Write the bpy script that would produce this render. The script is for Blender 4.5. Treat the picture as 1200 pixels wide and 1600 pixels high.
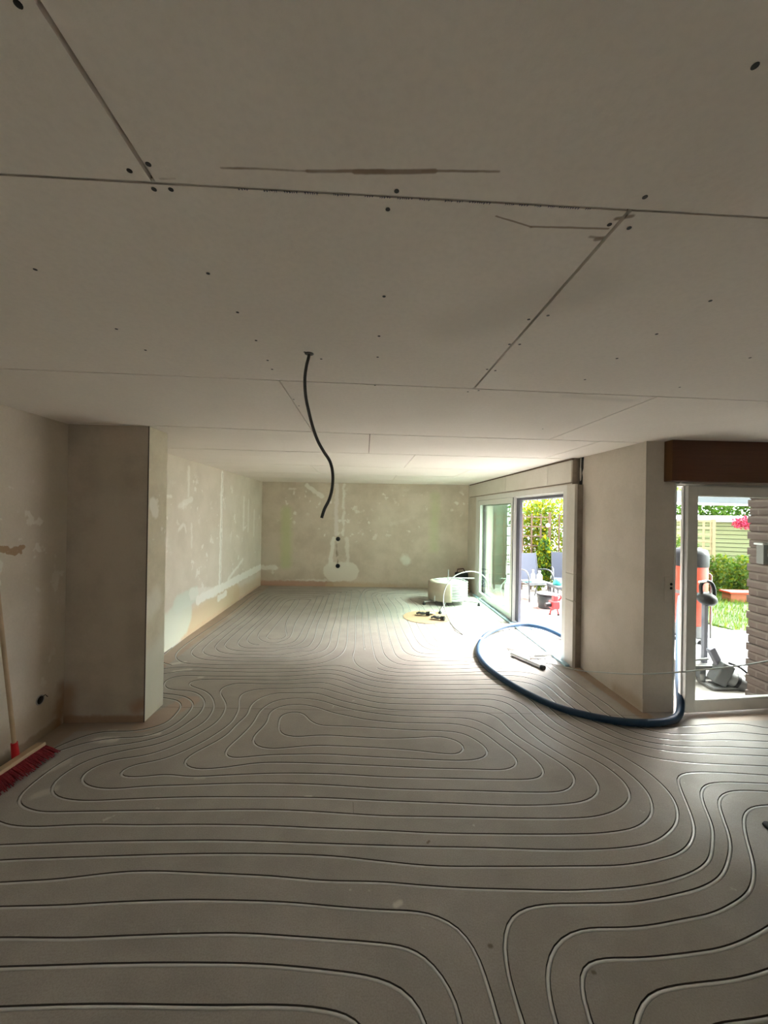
import bpy, bmesh, math, random
from mathutils import Vector, Matrix
from mathutils.geometry import delaunay_2d_cdt
random.seed(7)
for o in list(bpy.data.objects): bpy.data.objects.remove(o, do_unlink=True)
SC = bpy.context.scene
COL = SC.collection
# ------------------------------------------------------------ camera
EYE = 1.71; CEIL = 2.37
cd = bpy.data.cameras.new('camera'); cam = bpy.data.objects.new('camera', cd); COL.objects.link(cam)
cd.sensor_fit = 'HORIZONTAL'; cd.sensor_width = 36; cd.lens = 18; cd.clip_start = .02; cd.clip_end = 200
YAW = math.radians(2.77); ROLL = .0163; PITCH = .8/600
f = Vector((math.sin(YAW)*math.cos(PITCH), math.cos(YAW)*math.cos(PITCH), math.sin(PITCH)))
r0 = Vector((math.cos(YAW), -math.sin(YAW), 0)); u0 = r0.cross(f)
r = r0*math.cos(ROLL) + u0*math.sin(ROLL); u = u0*math.cos(ROLL) - r0*math.sin(ROLL)
cam.matrix_world = Matrix(((r.x, u.x, -f.x, 0), (r.y, u.y, -f.y, 0), (r.z, u.z, -f.z, EYE), (0, 0, 0, 1)))
SC.camera = cam
# ------------------------------------------------------------ sky and exposure
w = bpy.data.worlds.new('overcast'); SC.world = w; w.use_nodes = True
bg = w.node_tree.nodes['Background']; bg.inputs['Color'].default_value = (.88, .94, 1.0, 1); bg.inputs['Strength'].default_value = .76
SC.view_settings.view_transform = 'Standard'; SC.view_settings.look = 'None'
SC.view_settings.exposure = 4.12; SC.view_settings.gamma = 1; SC.view_settings.use_curve_mapping = False
SC.cycles.max_bounces = 10; SC.cycles.diffuse_bounces = 8; SC.cycles.transparent_max_bounces = 12
SC.cycles.sample_clamp_indirect = 6
def portal(name, loc, rot, sx, sy):
    l = bpy.data.lights.new(name, 'AREA'); l.shape = 'RECTANGLE'; l.size = sx; l.size_y = sy; l.cycles.is_portal = True
    o = bpy.data.objects.new(name, l); COL.objects.link(o); o.location = loc; o.rotation_euler = rot
PI = math.pi
sl = bpy.data.lights.new('veiled_sun', 'SUN'); sun = bpy.data.objects.new('veiled_sun', sl); COL.objects.link(sun)
sl.energy = 9.2; sl.angle = math.radians(60); sl.color = (1.0, .965, .925)
sun.rotation_euler = Vector((.90, .14, .88)).to_track_quat('Z', 'Y').to_euler()
portal('daylight_portal', (2.80, 6.2, 1.0), (0, PI/2, 0), 2.0, 3.6)
portal('daylight_portal', (-1.2, -2.88, 1.6), (PI/2, 0, 0), .8, 1.0)
portal('daylight_portal', (3.33, 3.62, 1.0), (-PI/2, 0, 0), 1.3, 2.0)
# ------------------------------------------------------------ materials
def newmat(name):
    m = bpy.data.materials.new(name); m.use_nodes = True
    nt = m.node_tree; b = nt.nodes['Principled BSDF']; return m, nt, b
def N(nt, t, **k):
    n = nt.nodes.new(t)
    for a, v in k.items(): setattr(n, a, v)
    return n
def inp(nt, sock, v):
    if isinstance(v, bpy.types.NodeSocket): nt.links.new(v, sock)
    elif isinstance(v, (tuple, list)) and sock.type == 'RGBA': sock.default_value = (*v[:3], 1)
    else: sock.default_value = v
def M(nt, op, *a, clamp=False):
    n = N(nt, 'ShaderNodeMath', operation=op, use_clamp=clamp)
    for i, v in enumerate(a): inp(nt, n.inputs[i], v)
    return n.outputs[0]
def VM(nt, op, *a):
    n = N(nt, 'ShaderNodeVectorMath', operation=op)
    for i, v in enumerate(a): inp(nt, n.inputs[i], v)
    return n.outputs['Value' if op in ('LENGTH', 'DOT_PRODUCT') else 'Vector']
def noise(nt, vec, scale, detail=3, rough=.5, color=False):
    n = N(nt, 'ShaderNodeTexNoise'); n.inputs['Scale'].default_value = scale; n.inputs['Detail'].default_value = detail
    n.inputs['Roughness'].default_value = rough; nt.links.new(vec, n.inputs['Vector'])
    return n.outputs['Color' if color else 'Fac']
def ramp(nt, v, a, b, lo=0., hi=1.):
    n = N(nt, 'ShaderNodeMapRange', interpolation_type='SMOOTHSTEP'); inp(nt, n.inputs[0], v)
    for i, x in enumerate((a, b, lo, hi)): n.inputs[i+1].default_value = x
    return n.outputs[0]
def mix(nt, fac, a, b):
    n = N(nt, 'ShaderNodeMix', data_type='RGBA'); inp(nt, n.inputs[0], fac); inp(nt, n.inputs[6], a); inp(nt, n.inputs[7], b)
    return n.outputs[2]
def scl(nt, vec, s):
    n = N(nt, 'ShaderNodeMapping'); nt.links.new(vec, n.inputs[0]); n.inputs[3].default_value = s; return n.outputs[0]
def bump(nt, b, h, strength=.3, dist=.01):
    n = N(nt, 'ShaderNodeBump'); n.inputs['Strength'].default_value = strength; n.inputs['Distance'].default_value = dist
    nt.links.new(h, n.inputs['Height']); nt.links.new(n.outputs[0], b.inputs['Normal'])
def seg(nt, pos, a, b, rad, soft=.01):
    """mask of a capsule from a to b (a stain, a filled chase, a scraped patch)"""
    ab = Vector(b) - Vector(a); L2 = max(ab.length_squared, 1e-8)
    pa = VM(nt, 'SUBTRACT', pos, tuple(a))
    h = M(nt, 'MULTIPLY', VM(nt, 'DOT_PRODUCT', pa, tuple(ab)), 1/L2, clamp=True)
    s = N(nt, 'ShaderNodeVectorMath', operation='SCALE'); s.inputs[0].default_value = ab; nt.links.new(h, s.inputs['Scale'])
    d = VM(nt, 'LENGTH', VM(nt, 'SUBTRACT', pa, s.outputs[0]))
    return ramp(nt, d, rad+soft, max(rad-soft, 0))
def simple(name, col, rough=.6, metal=0, nscale=0, namt=.12, bmp=0, spec=.5):
    m, nt, b = newmat(name)
    b.inputs['Roughness'].default_value = rough; b.inputs['Metallic'].default_value = metal
    b.inputs['Specular IOR Level'].default_value = spec
    g = N(nt, 'ShaderNodeNewGeometry').outputs['Position']
    n = noise(nt, g, nscale or 14, 4)
    c2 = tuple(max(0, x*(1-namt*1.6)) for x in col); c1 = tuple(min(1, x*(1+namt*.6)) for x in col)
    nt.links.new(mix(nt, n, c1, c2), b.inputs['Base Color'])
    if bmp: bump(nt, b, noise(nt, g, (nscale or 14)*4, 3), bmp)
    return m
def plaster(name, base, dark, marks=(), mott=2.2, rough=.9, warp=.03, dabs=0, dabcol=(.8, .78, .68), dabz=(0, 9), streak=None):
    m, nt, b = newmat(name); b.inputs['Roughness'].default_value = rough; b.inputs['Specular IOR Level'].default_value = .2
    g = N(nt, 'ShaderNodeNewGeometry').outputs['Position']
    c = mix(nt, ramp(nt, noise(nt, g, mott, 5, .6), .35, .7), base, dark)
    c = mix(nt, M(nt, 'MULTIPLY', ramp(nt, noise(nt, g, 60, 3), .3, .8), .12), c, tuple(x*.6 for x in base))
    wn = noise(nt, g, 9, 4, .6, True)
    wv = N(nt, 'ShaderNodeVectorMath', operation='SCALE'); nt.links.new(VM(nt, 'SUBTRACT', wn, (.5, .5, .5)), wv.inputs[0]); wv.inputs['Scale'].default_value = warp*2
    pos = VM(nt, 'ADD', g, wv.outputs[0])
    if dabs:
        sep = N(nt, 'ShaderNodeSeparateXYZ'); nt.links.new(g, sep.inputs[0]); z = sep.outputs[2]
        k = ramp(nt, noise(nt, scl(nt, g, (1, 1, 1)), 7, 3, .55), .60, .66)
        k = M(nt, 'MULTIPLY', k, ramp(nt, noise(nt, g, 1.3, 2), .45, .58))
        k = M(nt, 'MULTIPLY', k, M(nt, 'MULTIPLY', ramp(nt, z, dabz[0], dabz[0]+.2), ramp(nt, z, dabz[1], dabz[1]-.2)))
        c = mix(nt, M(nt, 'MULTIPLY', k, dabs), c, dabcol)
    if streak:
        k = ramp(nt, noise(nt, scl(nt, g, streak), 5, 3, .6), .55, .75)
        c = mix(nt, M(nt, 'MULTIPLY', k, .45), c, dabcol)
    for a, bb, rad, col, st, *sf in marks:
        k = seg(nt, pos, a, bb, rad, sf[0] if sf else .015)
        c = mix(nt, M(nt, 'MULTIPLY', k, st), c, col)
    nt.links.new(c, b.inputs['Base Color'])
    bump(nt, b, noise(nt, g, 30, 5, .65), .12, .01)
    return m
XL = -2.365
CREAM = (.66, .58, .46); CREAMD = (.57, .48, .34); FILL = (.86, .83, .76); GREENISH = (.66, .72, .62); ORNG = (.58, .40, .26); REDB = (.36, .19, .12); BRN = (.30, .22, .15)
def yz(y, z): return (XL, y, z)
MAT = {}
MAT['wall_left'] = plaster('old cream plaster, left wall', (.70, .625, .53), (.63, .56, .465), [
    (yz(2.3, .02), yz(3.1, .02), .05, BRN, .8), (yz(2.3, .15), yz(3.2, .12), .10, (.45, .36, .25), .6, .1), (yz(3.12, .0), yz(3.16, .30), .05, (.36, .20, .10), .7, .05),
    (yz(2.3, 1.437), yz(2.78, 1.430), .016, (.42, .28, .17), .95, .003), (yz(2.66, 1.41), yz(2.76, 1.405), .012, (.42, .28, .17), .95, .003),
    # far bay
    (yz(3.6, .02), yz(8.8, .0), .05, (.62, .44, .34), .9), (yz(5.2, .12), yz(7.2, .14), .22, (.62, .48, .30), .75, .08), (yz(7.2, .15), yz(8.8, .1), .1, (.6, .45, .3), .6, .06),
    (yz(4.55, .15), yz(5.15, .30), .26, (.66, .70, .60), .85, .04), (yz(5.0, .5), yz(5.5, .52), .11, (.66, .70, .61), .8, .03),
    (yz(5.6, .42), yz(8.9, .42), .07, FILL, .9), (yz(5.4, .55), yz(6.3, .40), .08, FILL, .5), (yz(6.45, 2.3), yz(6.42, .38), .05, FILL, .95), (yz(6.47, 2.3), yz(6.44, .5), .012, (.45, .40, .32), .7, .006),
    (yz(6.36, .26), yz(6.7, .28), .05, FILL, .8), (yz(6.8, .5), yz(7.6, .75), .03, FILL, .7),
    (yz(7.6, 1.95), yz(7.6, 1.35), .05, FILL, .45), (yz(7.9, 1.9), yz(7.9, 1.3), .04, FILL, .4), (yz(8.3, 1.7), yz(8.3, 1.2), .05, FILL, .4), (yz(5.25, 2.25), yz(5.25, 1.9), .03, FILL, .5),
    (yz(5.0, 1.75), yz(5.35, 1.85), .035, FILL, .5), (yz(5.0, 1.45), yz(5.1, 1.5), .03, FILL, .6), (yz(5.15, 1.5), yz(5.2, 1.42), .02, FILL, .6), (yz(5.35, 1.5), yz(5.38, 1.2), .02, FILL, .5), (yz(4.65, 1.85), yz(4.8, 1.86), .02, FILL, .6),
    ], dabs=.6, dabcol=FILL, dabz=(.3, 2.25), warp=.05)
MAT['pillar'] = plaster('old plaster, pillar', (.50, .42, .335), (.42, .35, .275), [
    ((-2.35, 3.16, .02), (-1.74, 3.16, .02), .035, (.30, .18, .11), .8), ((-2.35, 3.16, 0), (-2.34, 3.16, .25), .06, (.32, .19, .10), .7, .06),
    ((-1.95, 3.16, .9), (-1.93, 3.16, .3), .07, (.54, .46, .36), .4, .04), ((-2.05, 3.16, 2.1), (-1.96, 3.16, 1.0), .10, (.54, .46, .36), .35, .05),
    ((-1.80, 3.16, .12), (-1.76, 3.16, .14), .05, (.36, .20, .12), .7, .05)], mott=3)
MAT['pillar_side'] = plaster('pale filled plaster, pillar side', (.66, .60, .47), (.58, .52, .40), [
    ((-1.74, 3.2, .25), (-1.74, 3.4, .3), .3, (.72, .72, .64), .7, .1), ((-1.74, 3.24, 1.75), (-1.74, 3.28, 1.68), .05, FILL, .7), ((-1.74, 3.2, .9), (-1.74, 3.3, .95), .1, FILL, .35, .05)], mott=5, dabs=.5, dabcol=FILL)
def bw(x, z): return (x, 8.85, z)
MAT['wall_back'] = plaster('old cream plaster, back wall', (.675, .585, .485), (.565, .48, .385), [
    (bw(-2.35, .02), bw(-.8, .02), .10, (.50, .30, .22), .85, .03), (bw(-.8, .03), bw(2.2, .03), .08, (.56, .42, .28), .7, .03), (bw(-2.3, .14), bw(2.2, .13), .02, FILL, .5),
    (bw(-.66, 2.33), bw(-.66, 1.2), .045, (.76, .69, .64), .9), (bw(-.50, 2.33), bw(-.50, 1.2), .035, FILL, .7), (bw(-.72, 1.1), bw(-.78, .5), .05, FILL, .75), (bw(-.42, 1.1), bw(-.38, .5), .05, FILL, .5),
    (bw(-.72, .34), bw(-.35, .34), .22, (.78, .74, .65), .85, .02), (bw(-.64, 1.05), bw(-.62, .5), .022, (.25, .18, .12), .8), 
    (bw(.92, .66), bw(.96, .60), .12, (.78, .79, .70), .85, .04), (bw(1.1, .60), bw(2.0, .58), .035, FILL, .75), (bw(1.9, 2.2), bw(1.9, .3), .05, (.60, .54, .42), .5),
    (bw(-2.36, .42), bw(-2.05, .40), .07, FILL, .8), (bw(-2.1, .30), bw(-2.02, .40), .05, FILL, .7),
    (bw(-1.35, 2.30), bw(-1.0, 2.05), .05, FILL, .7), (bw(-1.75, 2.22), bw(-1.6, 2.22), .03, FILL, .6), (bw(-.2, 1.72), bw(-.05, 1.74), .04, FILL, .6), (bw(.15, 1.78), bw(.17, 1.7), .04, FILL, .6),
    (bw(.6, 1.45), bw(1.15, 1.62), .06, FILL, .6, .04), (bw(.9, 1.75), bw(1.05, 1.78), .05, FILL, .6), (bw(.75, 1.4), bw(.8, 1.3), .05, FILL, .45, .04),
    (bw(-1.8, 1.7), bw(-1.8, .5), .12, (.52, .58, .26), .55, .08), (bw(1.60, 2.1), bw(1.58, .9), .13, (.52, .60, .28), .5, .08),  # greenish glow painted into the plaster as two vertical stripes
    (bw(2.28, 1.9), bw(2.3, .3), .05, (.50, .34, .22), .6, .03), (bw(.3, .75), bw(.5, .9), .04, FILL, .4), (bw(1.3, 2.33), bw(1.7, 2.3), .03, FILL, .6),
    ], dabs=.7, dabcol=FILL, dabz=(.9, 2.3), warp=.05)
MAT['wall_right'] = plaster('smooth grey-beige plaster', (.66, .60, .53), (.59, .535, .465), [
    ((2.445, 3.3, .05), (2.445, 3.6, .02), .06, (.42, .30, .18), .5, .05), ((2.445, 3.5, .8), (2.445, 3.55, .25), .05, (.62, .57, .5), .5, .04)], mott=2.5)
MAT['wall_room'] = plaster('beige plaster', (.70, .63, .55), (.64, .57, .49))
MAT['raw'] = plaster('raw brown render', (.30, .25, .20), (.22, .18, .14), mott=8)
MAT['gypsum'] = plaster('white gypsum board', (.70, .66, .60), (.66, .62, .55), mott=3)
# ceiling boards
cs = []
def cz(x, y): return (x, y, CEIL)
TORN = (.30, .22, .16)
cs += [(cz(-.288, .752), cz(-.123, .748), .0032, TORN, .9, .0015), (cz(-.123, .748), cz(.025, .739), .0045, TORN, .9, .002), (cz(-.03, .744), cz(.123, .733), .006, TORN, .9, .002), (cz(.1, .734), cz(.246, .725), .0034, TORN, .9, .0015),
       (cz(-.135, .758), cz(-.135, .775), .0012, (.12, .08, .06), .9, .001), (cz(.278, .837), cz(.369, .863), .0022, TORN, .8, .001), (cz(.369, .863), cz(.545, .855), .003, TORN, .85, .002),
       (cz(.52, .884), cz(.557, .885), .004, TORN, .7, .003), (cz(.54, .890), cz(.552, .885), .007, TORN, .8, .003), (cz(.545, .825), cz(.575, .815), .005, TORN, .9, .003), (cz(-.42, .787), cz(-.39, .783), .003, TORN, .8, .002),
       (cz(.30, 1.35), cz(.62, 1.1), .10, (.60, .55, .49), .4, .08), (cz(1.1, 2.06), cz(1.5, 2.12), .03, (.55, .5, .44), .4, .03)]
MAT['ceiling'] = plaster('gypsum ceiling board', (.83, .76, .69), (.79, .72, .65), cs, mott=1.2, warp=.004)
nt = MAT['ceiling'].node_tree
MAT['joint'] = simple('brown joint paper', (.20, .15, .11), .9)
MAT['ink'] = simple('dark blue printing ink', (.06, .07, .14), .8)
MAT['screw'] = simple('black phosphated screw', (.015, .012, .01), .5)
# floor
def floormat():
    m, nt, b = newmat('grey screed')
    g = N(nt, 'ShaderNodeNewGeometry').outputs['Position']
    c = mix(nt, ramp(nt, noise(nt, g, 2.0, 6, .65), .3, .7), (.41, .378, .350), (.33, .302, .280))
    c = mix(nt, M(nt, 'MULTIPLY', ramp(nt, noise(nt, scl(nt, g, (1, 3, 1)), 5, 5, .7), .5, .75), .35), c, (.42, .40, .36))
    c = mix(nt, M(nt, 'MULTIPLY', ramp(nt, noise(nt, g, 160, 2), .3, .75), .35), c, (.20, .18, .15))
    c = mix(nt, M(nt, 'MULTIPLY', ramp(nt, noise(nt, g, 9, 3, .6), .70, .74), .5), c, (.62, .60, .55))
    wn = noise(nt, g, 14, 4, .6, True)
    s = N(nt, 'ShaderNodeVectorMath', operation='SCALE'); nt.links.new(VM(nt, 'SUBTRACT', wn, (.5, .5, .5)), s.inputs[0]); s.inputs['Scale'].default_value = .05
    pos = VM(nt, 'ADD', g, s.outputs[0])
    W = (.62, .60, .54)
    for a, bb, rad, col, st in [((-1.95, 2.93), (-1.83, 2.93), .035, W, .9), ((-1.62, 2.98), (-1.55, 3.0), .02, W, .8), ((-1.93, 3.05), (-1.9, 3.05), .02, W, .6), ((-2.02, 2.6), (-1.98, 2.68), .03, W, .5), ((-1.92, 2.38), (-1.86, 2.42), .03, W, .45),
                                ((.16, 1.67), (.18, 1.68), .012, W, .8), ((-.33, 2.32), (-.30, 2.32), .01, W, .7), ((-1.05, 2.50), (-1.0, 2.5), .012, W, .4), ((-2.1, 4.35), (-2.0, 4.4), .03, W, .6), ((-1.98, 4.15), (-1.85, 4.2), .03, W, .6), ((-1.66, 4.0), (-1.64, 4.0), .02, W, .6), ((1.9, 5.1), (2.0, 5.0), .03, W, .6), ((1.45, 5.35), (1.5, 5.3), .04, (.5, .46, .38), .6),
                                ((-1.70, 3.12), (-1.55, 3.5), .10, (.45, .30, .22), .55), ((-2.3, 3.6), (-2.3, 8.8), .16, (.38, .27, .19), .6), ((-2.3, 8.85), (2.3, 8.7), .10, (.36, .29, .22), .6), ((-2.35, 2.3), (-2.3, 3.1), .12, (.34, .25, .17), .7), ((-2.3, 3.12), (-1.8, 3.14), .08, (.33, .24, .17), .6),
                                ((2.42, 3.2), (2.40, 4.2), .07, (.32, .22, .14), .75), ((.85, .95), (1.3, 1.4), .25, (.25, .23, .20), .25), ((.35, 1.98), (.36, 1.99), .006, (.15, .1, .07), .8), ((.52, 1.50), (.525, 1.5), .008, (.12, .09, .06), .8), ((.88, 1.40), (.885, 1.4), .007, (.12, .09, .06), .8),
                                ((3.0, 3.15), (4.4, 3.15), .05, (.46, .32, .24), .6)]:
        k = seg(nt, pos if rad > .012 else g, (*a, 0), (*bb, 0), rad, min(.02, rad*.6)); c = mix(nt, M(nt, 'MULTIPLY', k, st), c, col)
    k = seg(nt, g, (-2.0, 3.42, 0), (2.4, 3.19, 0), .0035, .002); c = mix(nt, M(nt, 'MULTIPLY', k, .7), c, (.14, .11, .09))
    k = seg(nt, g, (-.045, 2.27, 0), (-.04, 2.19, 0), .002, .001); c = mix(nt, M(nt, 'MULTIPLY', k, .6), c, (.14, .11, .09))
    nt.links.new(c, b.inputs['Base Color'])
    nt.links.new(ramp(nt, noise(nt, g, 3, 4), .3, .7, .45, .62), b.inputs['Roughness']); b.inputs['Specular IOR Level'].default_value = .35
    bump(nt, b, noise(nt, g, 40, 6, .7), .25, .004)
    return m
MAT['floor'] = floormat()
MAT['groove'] = simple('milled groove in screed', (.09, .075, .06), .95, nscale=60)
MAT['pipe'] = simple('silver grey heating pipe', (.72, .72, .72), .24, nscale=40, namt=.06, metal=.1)
MAT['white_pipe'] = simple('white plastic pipe', (.52, .54, .52), .35)
MAT['pvc'] = simple('white pvc frame', (.70, .69, .66), .35, namt=.05)
MAT['pvc_brown'] = simple('pale primed board', (.62, .58, .52), .6, namt=.08)
MAT['anthracite'] = simple('grey anodised metal', (.13, .13, .16), .4, metal=.2)
MAT['bluefilm'] = simple('pale blue protective film', (.34, .52, .62), .35)
MAT['alu'] = simple('aluminium', (.62, .64, .66), .3, metal=.9)
MAT['steel'] = simple('galvanised steel', (.45, .45, .45), .35, metal=.8)
MAT['black'] = simple('black plastic', (.008, .008, .010), .5, spec=.25)
MAT['rubber'] = simple('dark rubber', (.02, .02, .022), .7)
MAT['hose'] = simple('dark blue hose', (.012, .040, .085), .48, nscale=20, spec=.35)
MAT['wandgrey'] = simple('pale grey tube', (.50, .52, .54), .3)
MAT['white'] = simple('white plastic', (.70, .70, .68), .4)
MAT['card'] = simple('brown cardboard', (.40, .26, .16), .9)
MAT['wrap'] = simple('cream wrapping', (.48, .42, .33), .6)
MAT['red'] = simple('red plastic', (.62, .02, .025), .4)
MAT['bristle'] = simple('dark red bristles', (.30, .012, .025), .6, nscale=80, namt=.4)
MAT['beech'] = simple('pale wood', (.56, .40, .25), .55, nscale=8, namt=.3)
MAT['orange'] = simple('orange red paint', (.48, .035, .008), .4)
MAT['cable'] = simple('dark grey corrugated conduit', (.045, .04, .035), .5)
MAT['fabric'] = simple('pale blue-grey mesh fabric', (.06, .07, .10), .8, nscale=90)
MAT['chairmetal'] = simple('grey painted tube', (.045, .052, .06), .4)
MAT['teal'] = simple('turquoise plastic', (.02, .26, .24), .4)
MAT['tub'] = simple('black rubber tub', (.02, .021, .023), .6)
MAT['ground'] = simple('light gravel ground', (.32, .30, .28), .95, nscale=5, namt=.3, bmp=.4)
MAT['lawn'] = simple('grass', (.05, .10, .015), .9, nscale=6, namt=.5, bmp=.8)
MAT['tarp'] = simple('white plastic sheeting', (.45, .45, .47), .35, nscale=3, namt=.1)
MAT['terracotta'] = simple('terracotta', (.28, .075, .03), .8)
MAT['bark'] = simple('brown bark', (.10, .065, .04), .9)
MAT['pink'] = simple('pink blossom', (.55, .03, .10), .7)
MAT['lattice'] = simple('cream painted lattice', (.30, .23, .13), .7)
MAT['yellow'] = simple('yellow plastic', (.80, .72, .02), .5)
MAT['awning'] = simple('grey aluminium awning box', (.05, .06, .07), .5)
MAT['stonebrown'] = simple('brown slab', (.20, .14, .09), .8)
def woodmat(name, col, dark, sc=(12, 1.2, 12)):
    m, nt, b = newmat(name); g = N(nt, 'ShaderNodeNewGeometry').outputs['Position']
    nt.links.new(mix(nt, noise(nt, scl(nt, g, sc), 4, 6, .65), col, dark), b.inputs['Base Color']); b.inputs['Roughness'].default_value = .45; return m
MAT['darkwood'] = woodmat('dark stained wood', (.14, .05, .022), (.055, .018, .008), (.6, 10, 12))
MAT['amberwood'] = woodmat('worn amber wood', (.22, .10, .03), (.10, .045, .015), (10, 10, 1.2))
def brickmat(name, c1, c2, mort, bwid=.24, bh=.082, axis='x'):
    m, nt, b = newmat(name); g = N(nt, 'ShaderNodeNewGeometry').outputs['Position']
    s = N(nt, 'ShaderNodeSeparateXYZ'); nt.links.new(g, s.inputs[0]); cb = N(nt, 'ShaderNodeCombineXYZ')
    nt.links.new(M(nt, 'ADD', s.outputs[0], s.outputs[1]), cb.inputs[0]); nt.links.new(s.outputs[2], cb.inputs[1])
    t = N(nt, 'ShaderNodeTexBrick'); nt.links.new(cb.outputs[0], t.inputs['Vector']); t.inputs['Scale'].default_value = 1
    t.inputs['Brick Width'].default_value = bwid; t.inputs['Row Height'].default_value = bh; t.inputs['Mortar Size'].default_value = .008
    inp(nt, t.inputs['Color1'], c1); inp(nt, t.inputs['Color2'], c2); inp(nt, t.inputs['Mortar'], mort)
    nt.links.new(mix(nt, M(nt, 'MULTIPLY', noise(nt, g, 12, 4), .5), t.outputs['Color'], c2), b.inputs['Base Color']); b.inputs['Roughness'].default_value = .9
    bump(nt, b, t.outputs['Fac'], -.6, .01); return m
MAT['brick'] = brickmat('brown brick', (.10, .072, .066), (.065, .047, .043), (.13, .108, .096))
MAT['gardenwall'] = brickmat('grey green block wall', (.10, .12, .095), (.08, .10, .08), (.05, .06, .05), .5, .16)
def pavemat():
    m, nt, b = newmat('pink concrete paving'); g = N(nt, 'ShaderNodeNewGeometry').outputs['Position']
    t = N(nt, 'ShaderNodeTexBrick'); nt.links.new(g, t.inputs['Vector']); t.inputs['Scale'].default_value = 1; t.offset = .5
    t.inputs['Brick Width'].default_value = .4; t.inputs['Row Height'].default_value = .2; t.inputs['Mortar Size'].default_value = .008
    inp(nt, t.inputs['Color1'], (.20, .125, .11)); inp(nt, t.inputs['Color2'], (.235, .155, .14)); inp(nt, t.inputs['Mortar'], (.36, .28, .25))
    nt.links.new(t.outputs['Color'], b.inputs['Base Color']); b.inputs['Roughness'].default_value = .85; return m
MAT['paving'] = pavemat()
def sidingmat():
    m, nt, b = newmat('pale green weatherboard'); b.inputs['Roughness'].default_value = .7
    g = N(nt, 'ShaderNodeNewGeometry').outputs['Position']
    nt.links.new(mix(nt, noise(nt, g, 3), (.23, .24, .12), (.20, .21, .105)), b.inputs['Base Color']); return m
MAT['siding'] = sidingmat()
def glassmat(name, tint, refl=1.0):
    m = bpy.data.materials.new(name); m.use_nodes = True; nt = m.node_tree; nt.nodes.clear()
    out = N(nt, 'ShaderNodeOutputMaterial'); t = N(nt, 'ShaderNodeBsdfTransparent'); t.inputs[0].default_value = (*tint, 1)
    gl = N(nt, 'ShaderNodeBsdfGlossy'); gl.inputs['Roughness'].default_value = 0.0; gl.inputs[0].default_value = (.9, .95, .92, 1)
    lw = N(nt, 'ShaderNodeLayerWeight'); mx = N(nt, 'ShaderNodeMixShader')
    k = M(nt, 'ADD', M(nt, 'MULTIPLY', M(nt, 'POWER', lw.outputs['Facing'], 5.0), .9), .035)
    nt.links.new(M(nt, 'MULTIPLY', k, refl, clamp=True), mx.inputs[0]); nt.links.new(t.outputs[0], mx.inputs[1]); nt.links.new(gl.outputs[0], mx.inputs[2]); nt.links.new(mx.outputs[0], out.inputs[0]); return m
MAT['glass'] = glassmat('window glass', (.90, .94, .92))
MAT['glass_green'] = glassmat('green tinted window glass', (.76, .86, .80), 1.6)
def leafmat(name, col):
    m = bpy.data.materials.new(name); m.use_nodes = True; nt = m.node_tree; nt.nodes.clear()
    out = N(nt, 'ShaderNodeOutputMaterial'); d = N(nt, 'ShaderNodeBsdfDiffuse'); t = N(nt, 'ShaderNodeBsdfTranslucent'); mx = N(nt, 'ShaderNodeMixShader'); mx.inputs[0].default_value = .4
    g = N(nt, 'ShaderNodeNewGeometry').outputs['Position']
    c = mix(nt, noise(nt, g, 6, 3), tuple(min(1, x*1.25) for x in col), tuple(x*.7 for x in col))
    nt.links.new(c, d.inputs[0]); nt.links.new(c, t.inputs[0]); nt.links.new(d.outputs[0], mx.inputs[1]); nt.links.new(t.outputs[0], mx.inputs[2]); nt.links.new(mx.outputs[0], out.inputs[0]); return m
MAT['steel_out'] = simple('weathered steel', (.13, .13, .13), .5, metal=.3)
MAT['hleaf'] = leafmat('hedge leaves', (.06, .12, .015)); MAT['hleafy'] = leafmat('bright hedge leaves', (.13, .15, .01)); MAT['hleafd'] = leafmat('deep hedge leaves', (.035, .08, .015)); MAT['hleafp'] = leafmat('pale border leaves', (.09, .15, .035))
MAT['leaf'] = leafmat('green leaves', (.08, .15, .02)); MAT['leafy'] = leafmat('yellow green leaves', (.19, .20, .012)); MAT['leafd'] = leafmat('dark green leaves', (.04, .09, .03)); MAT['leafp'] = leafmat('pale green leaves', (.14, .20, .07))
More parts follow.
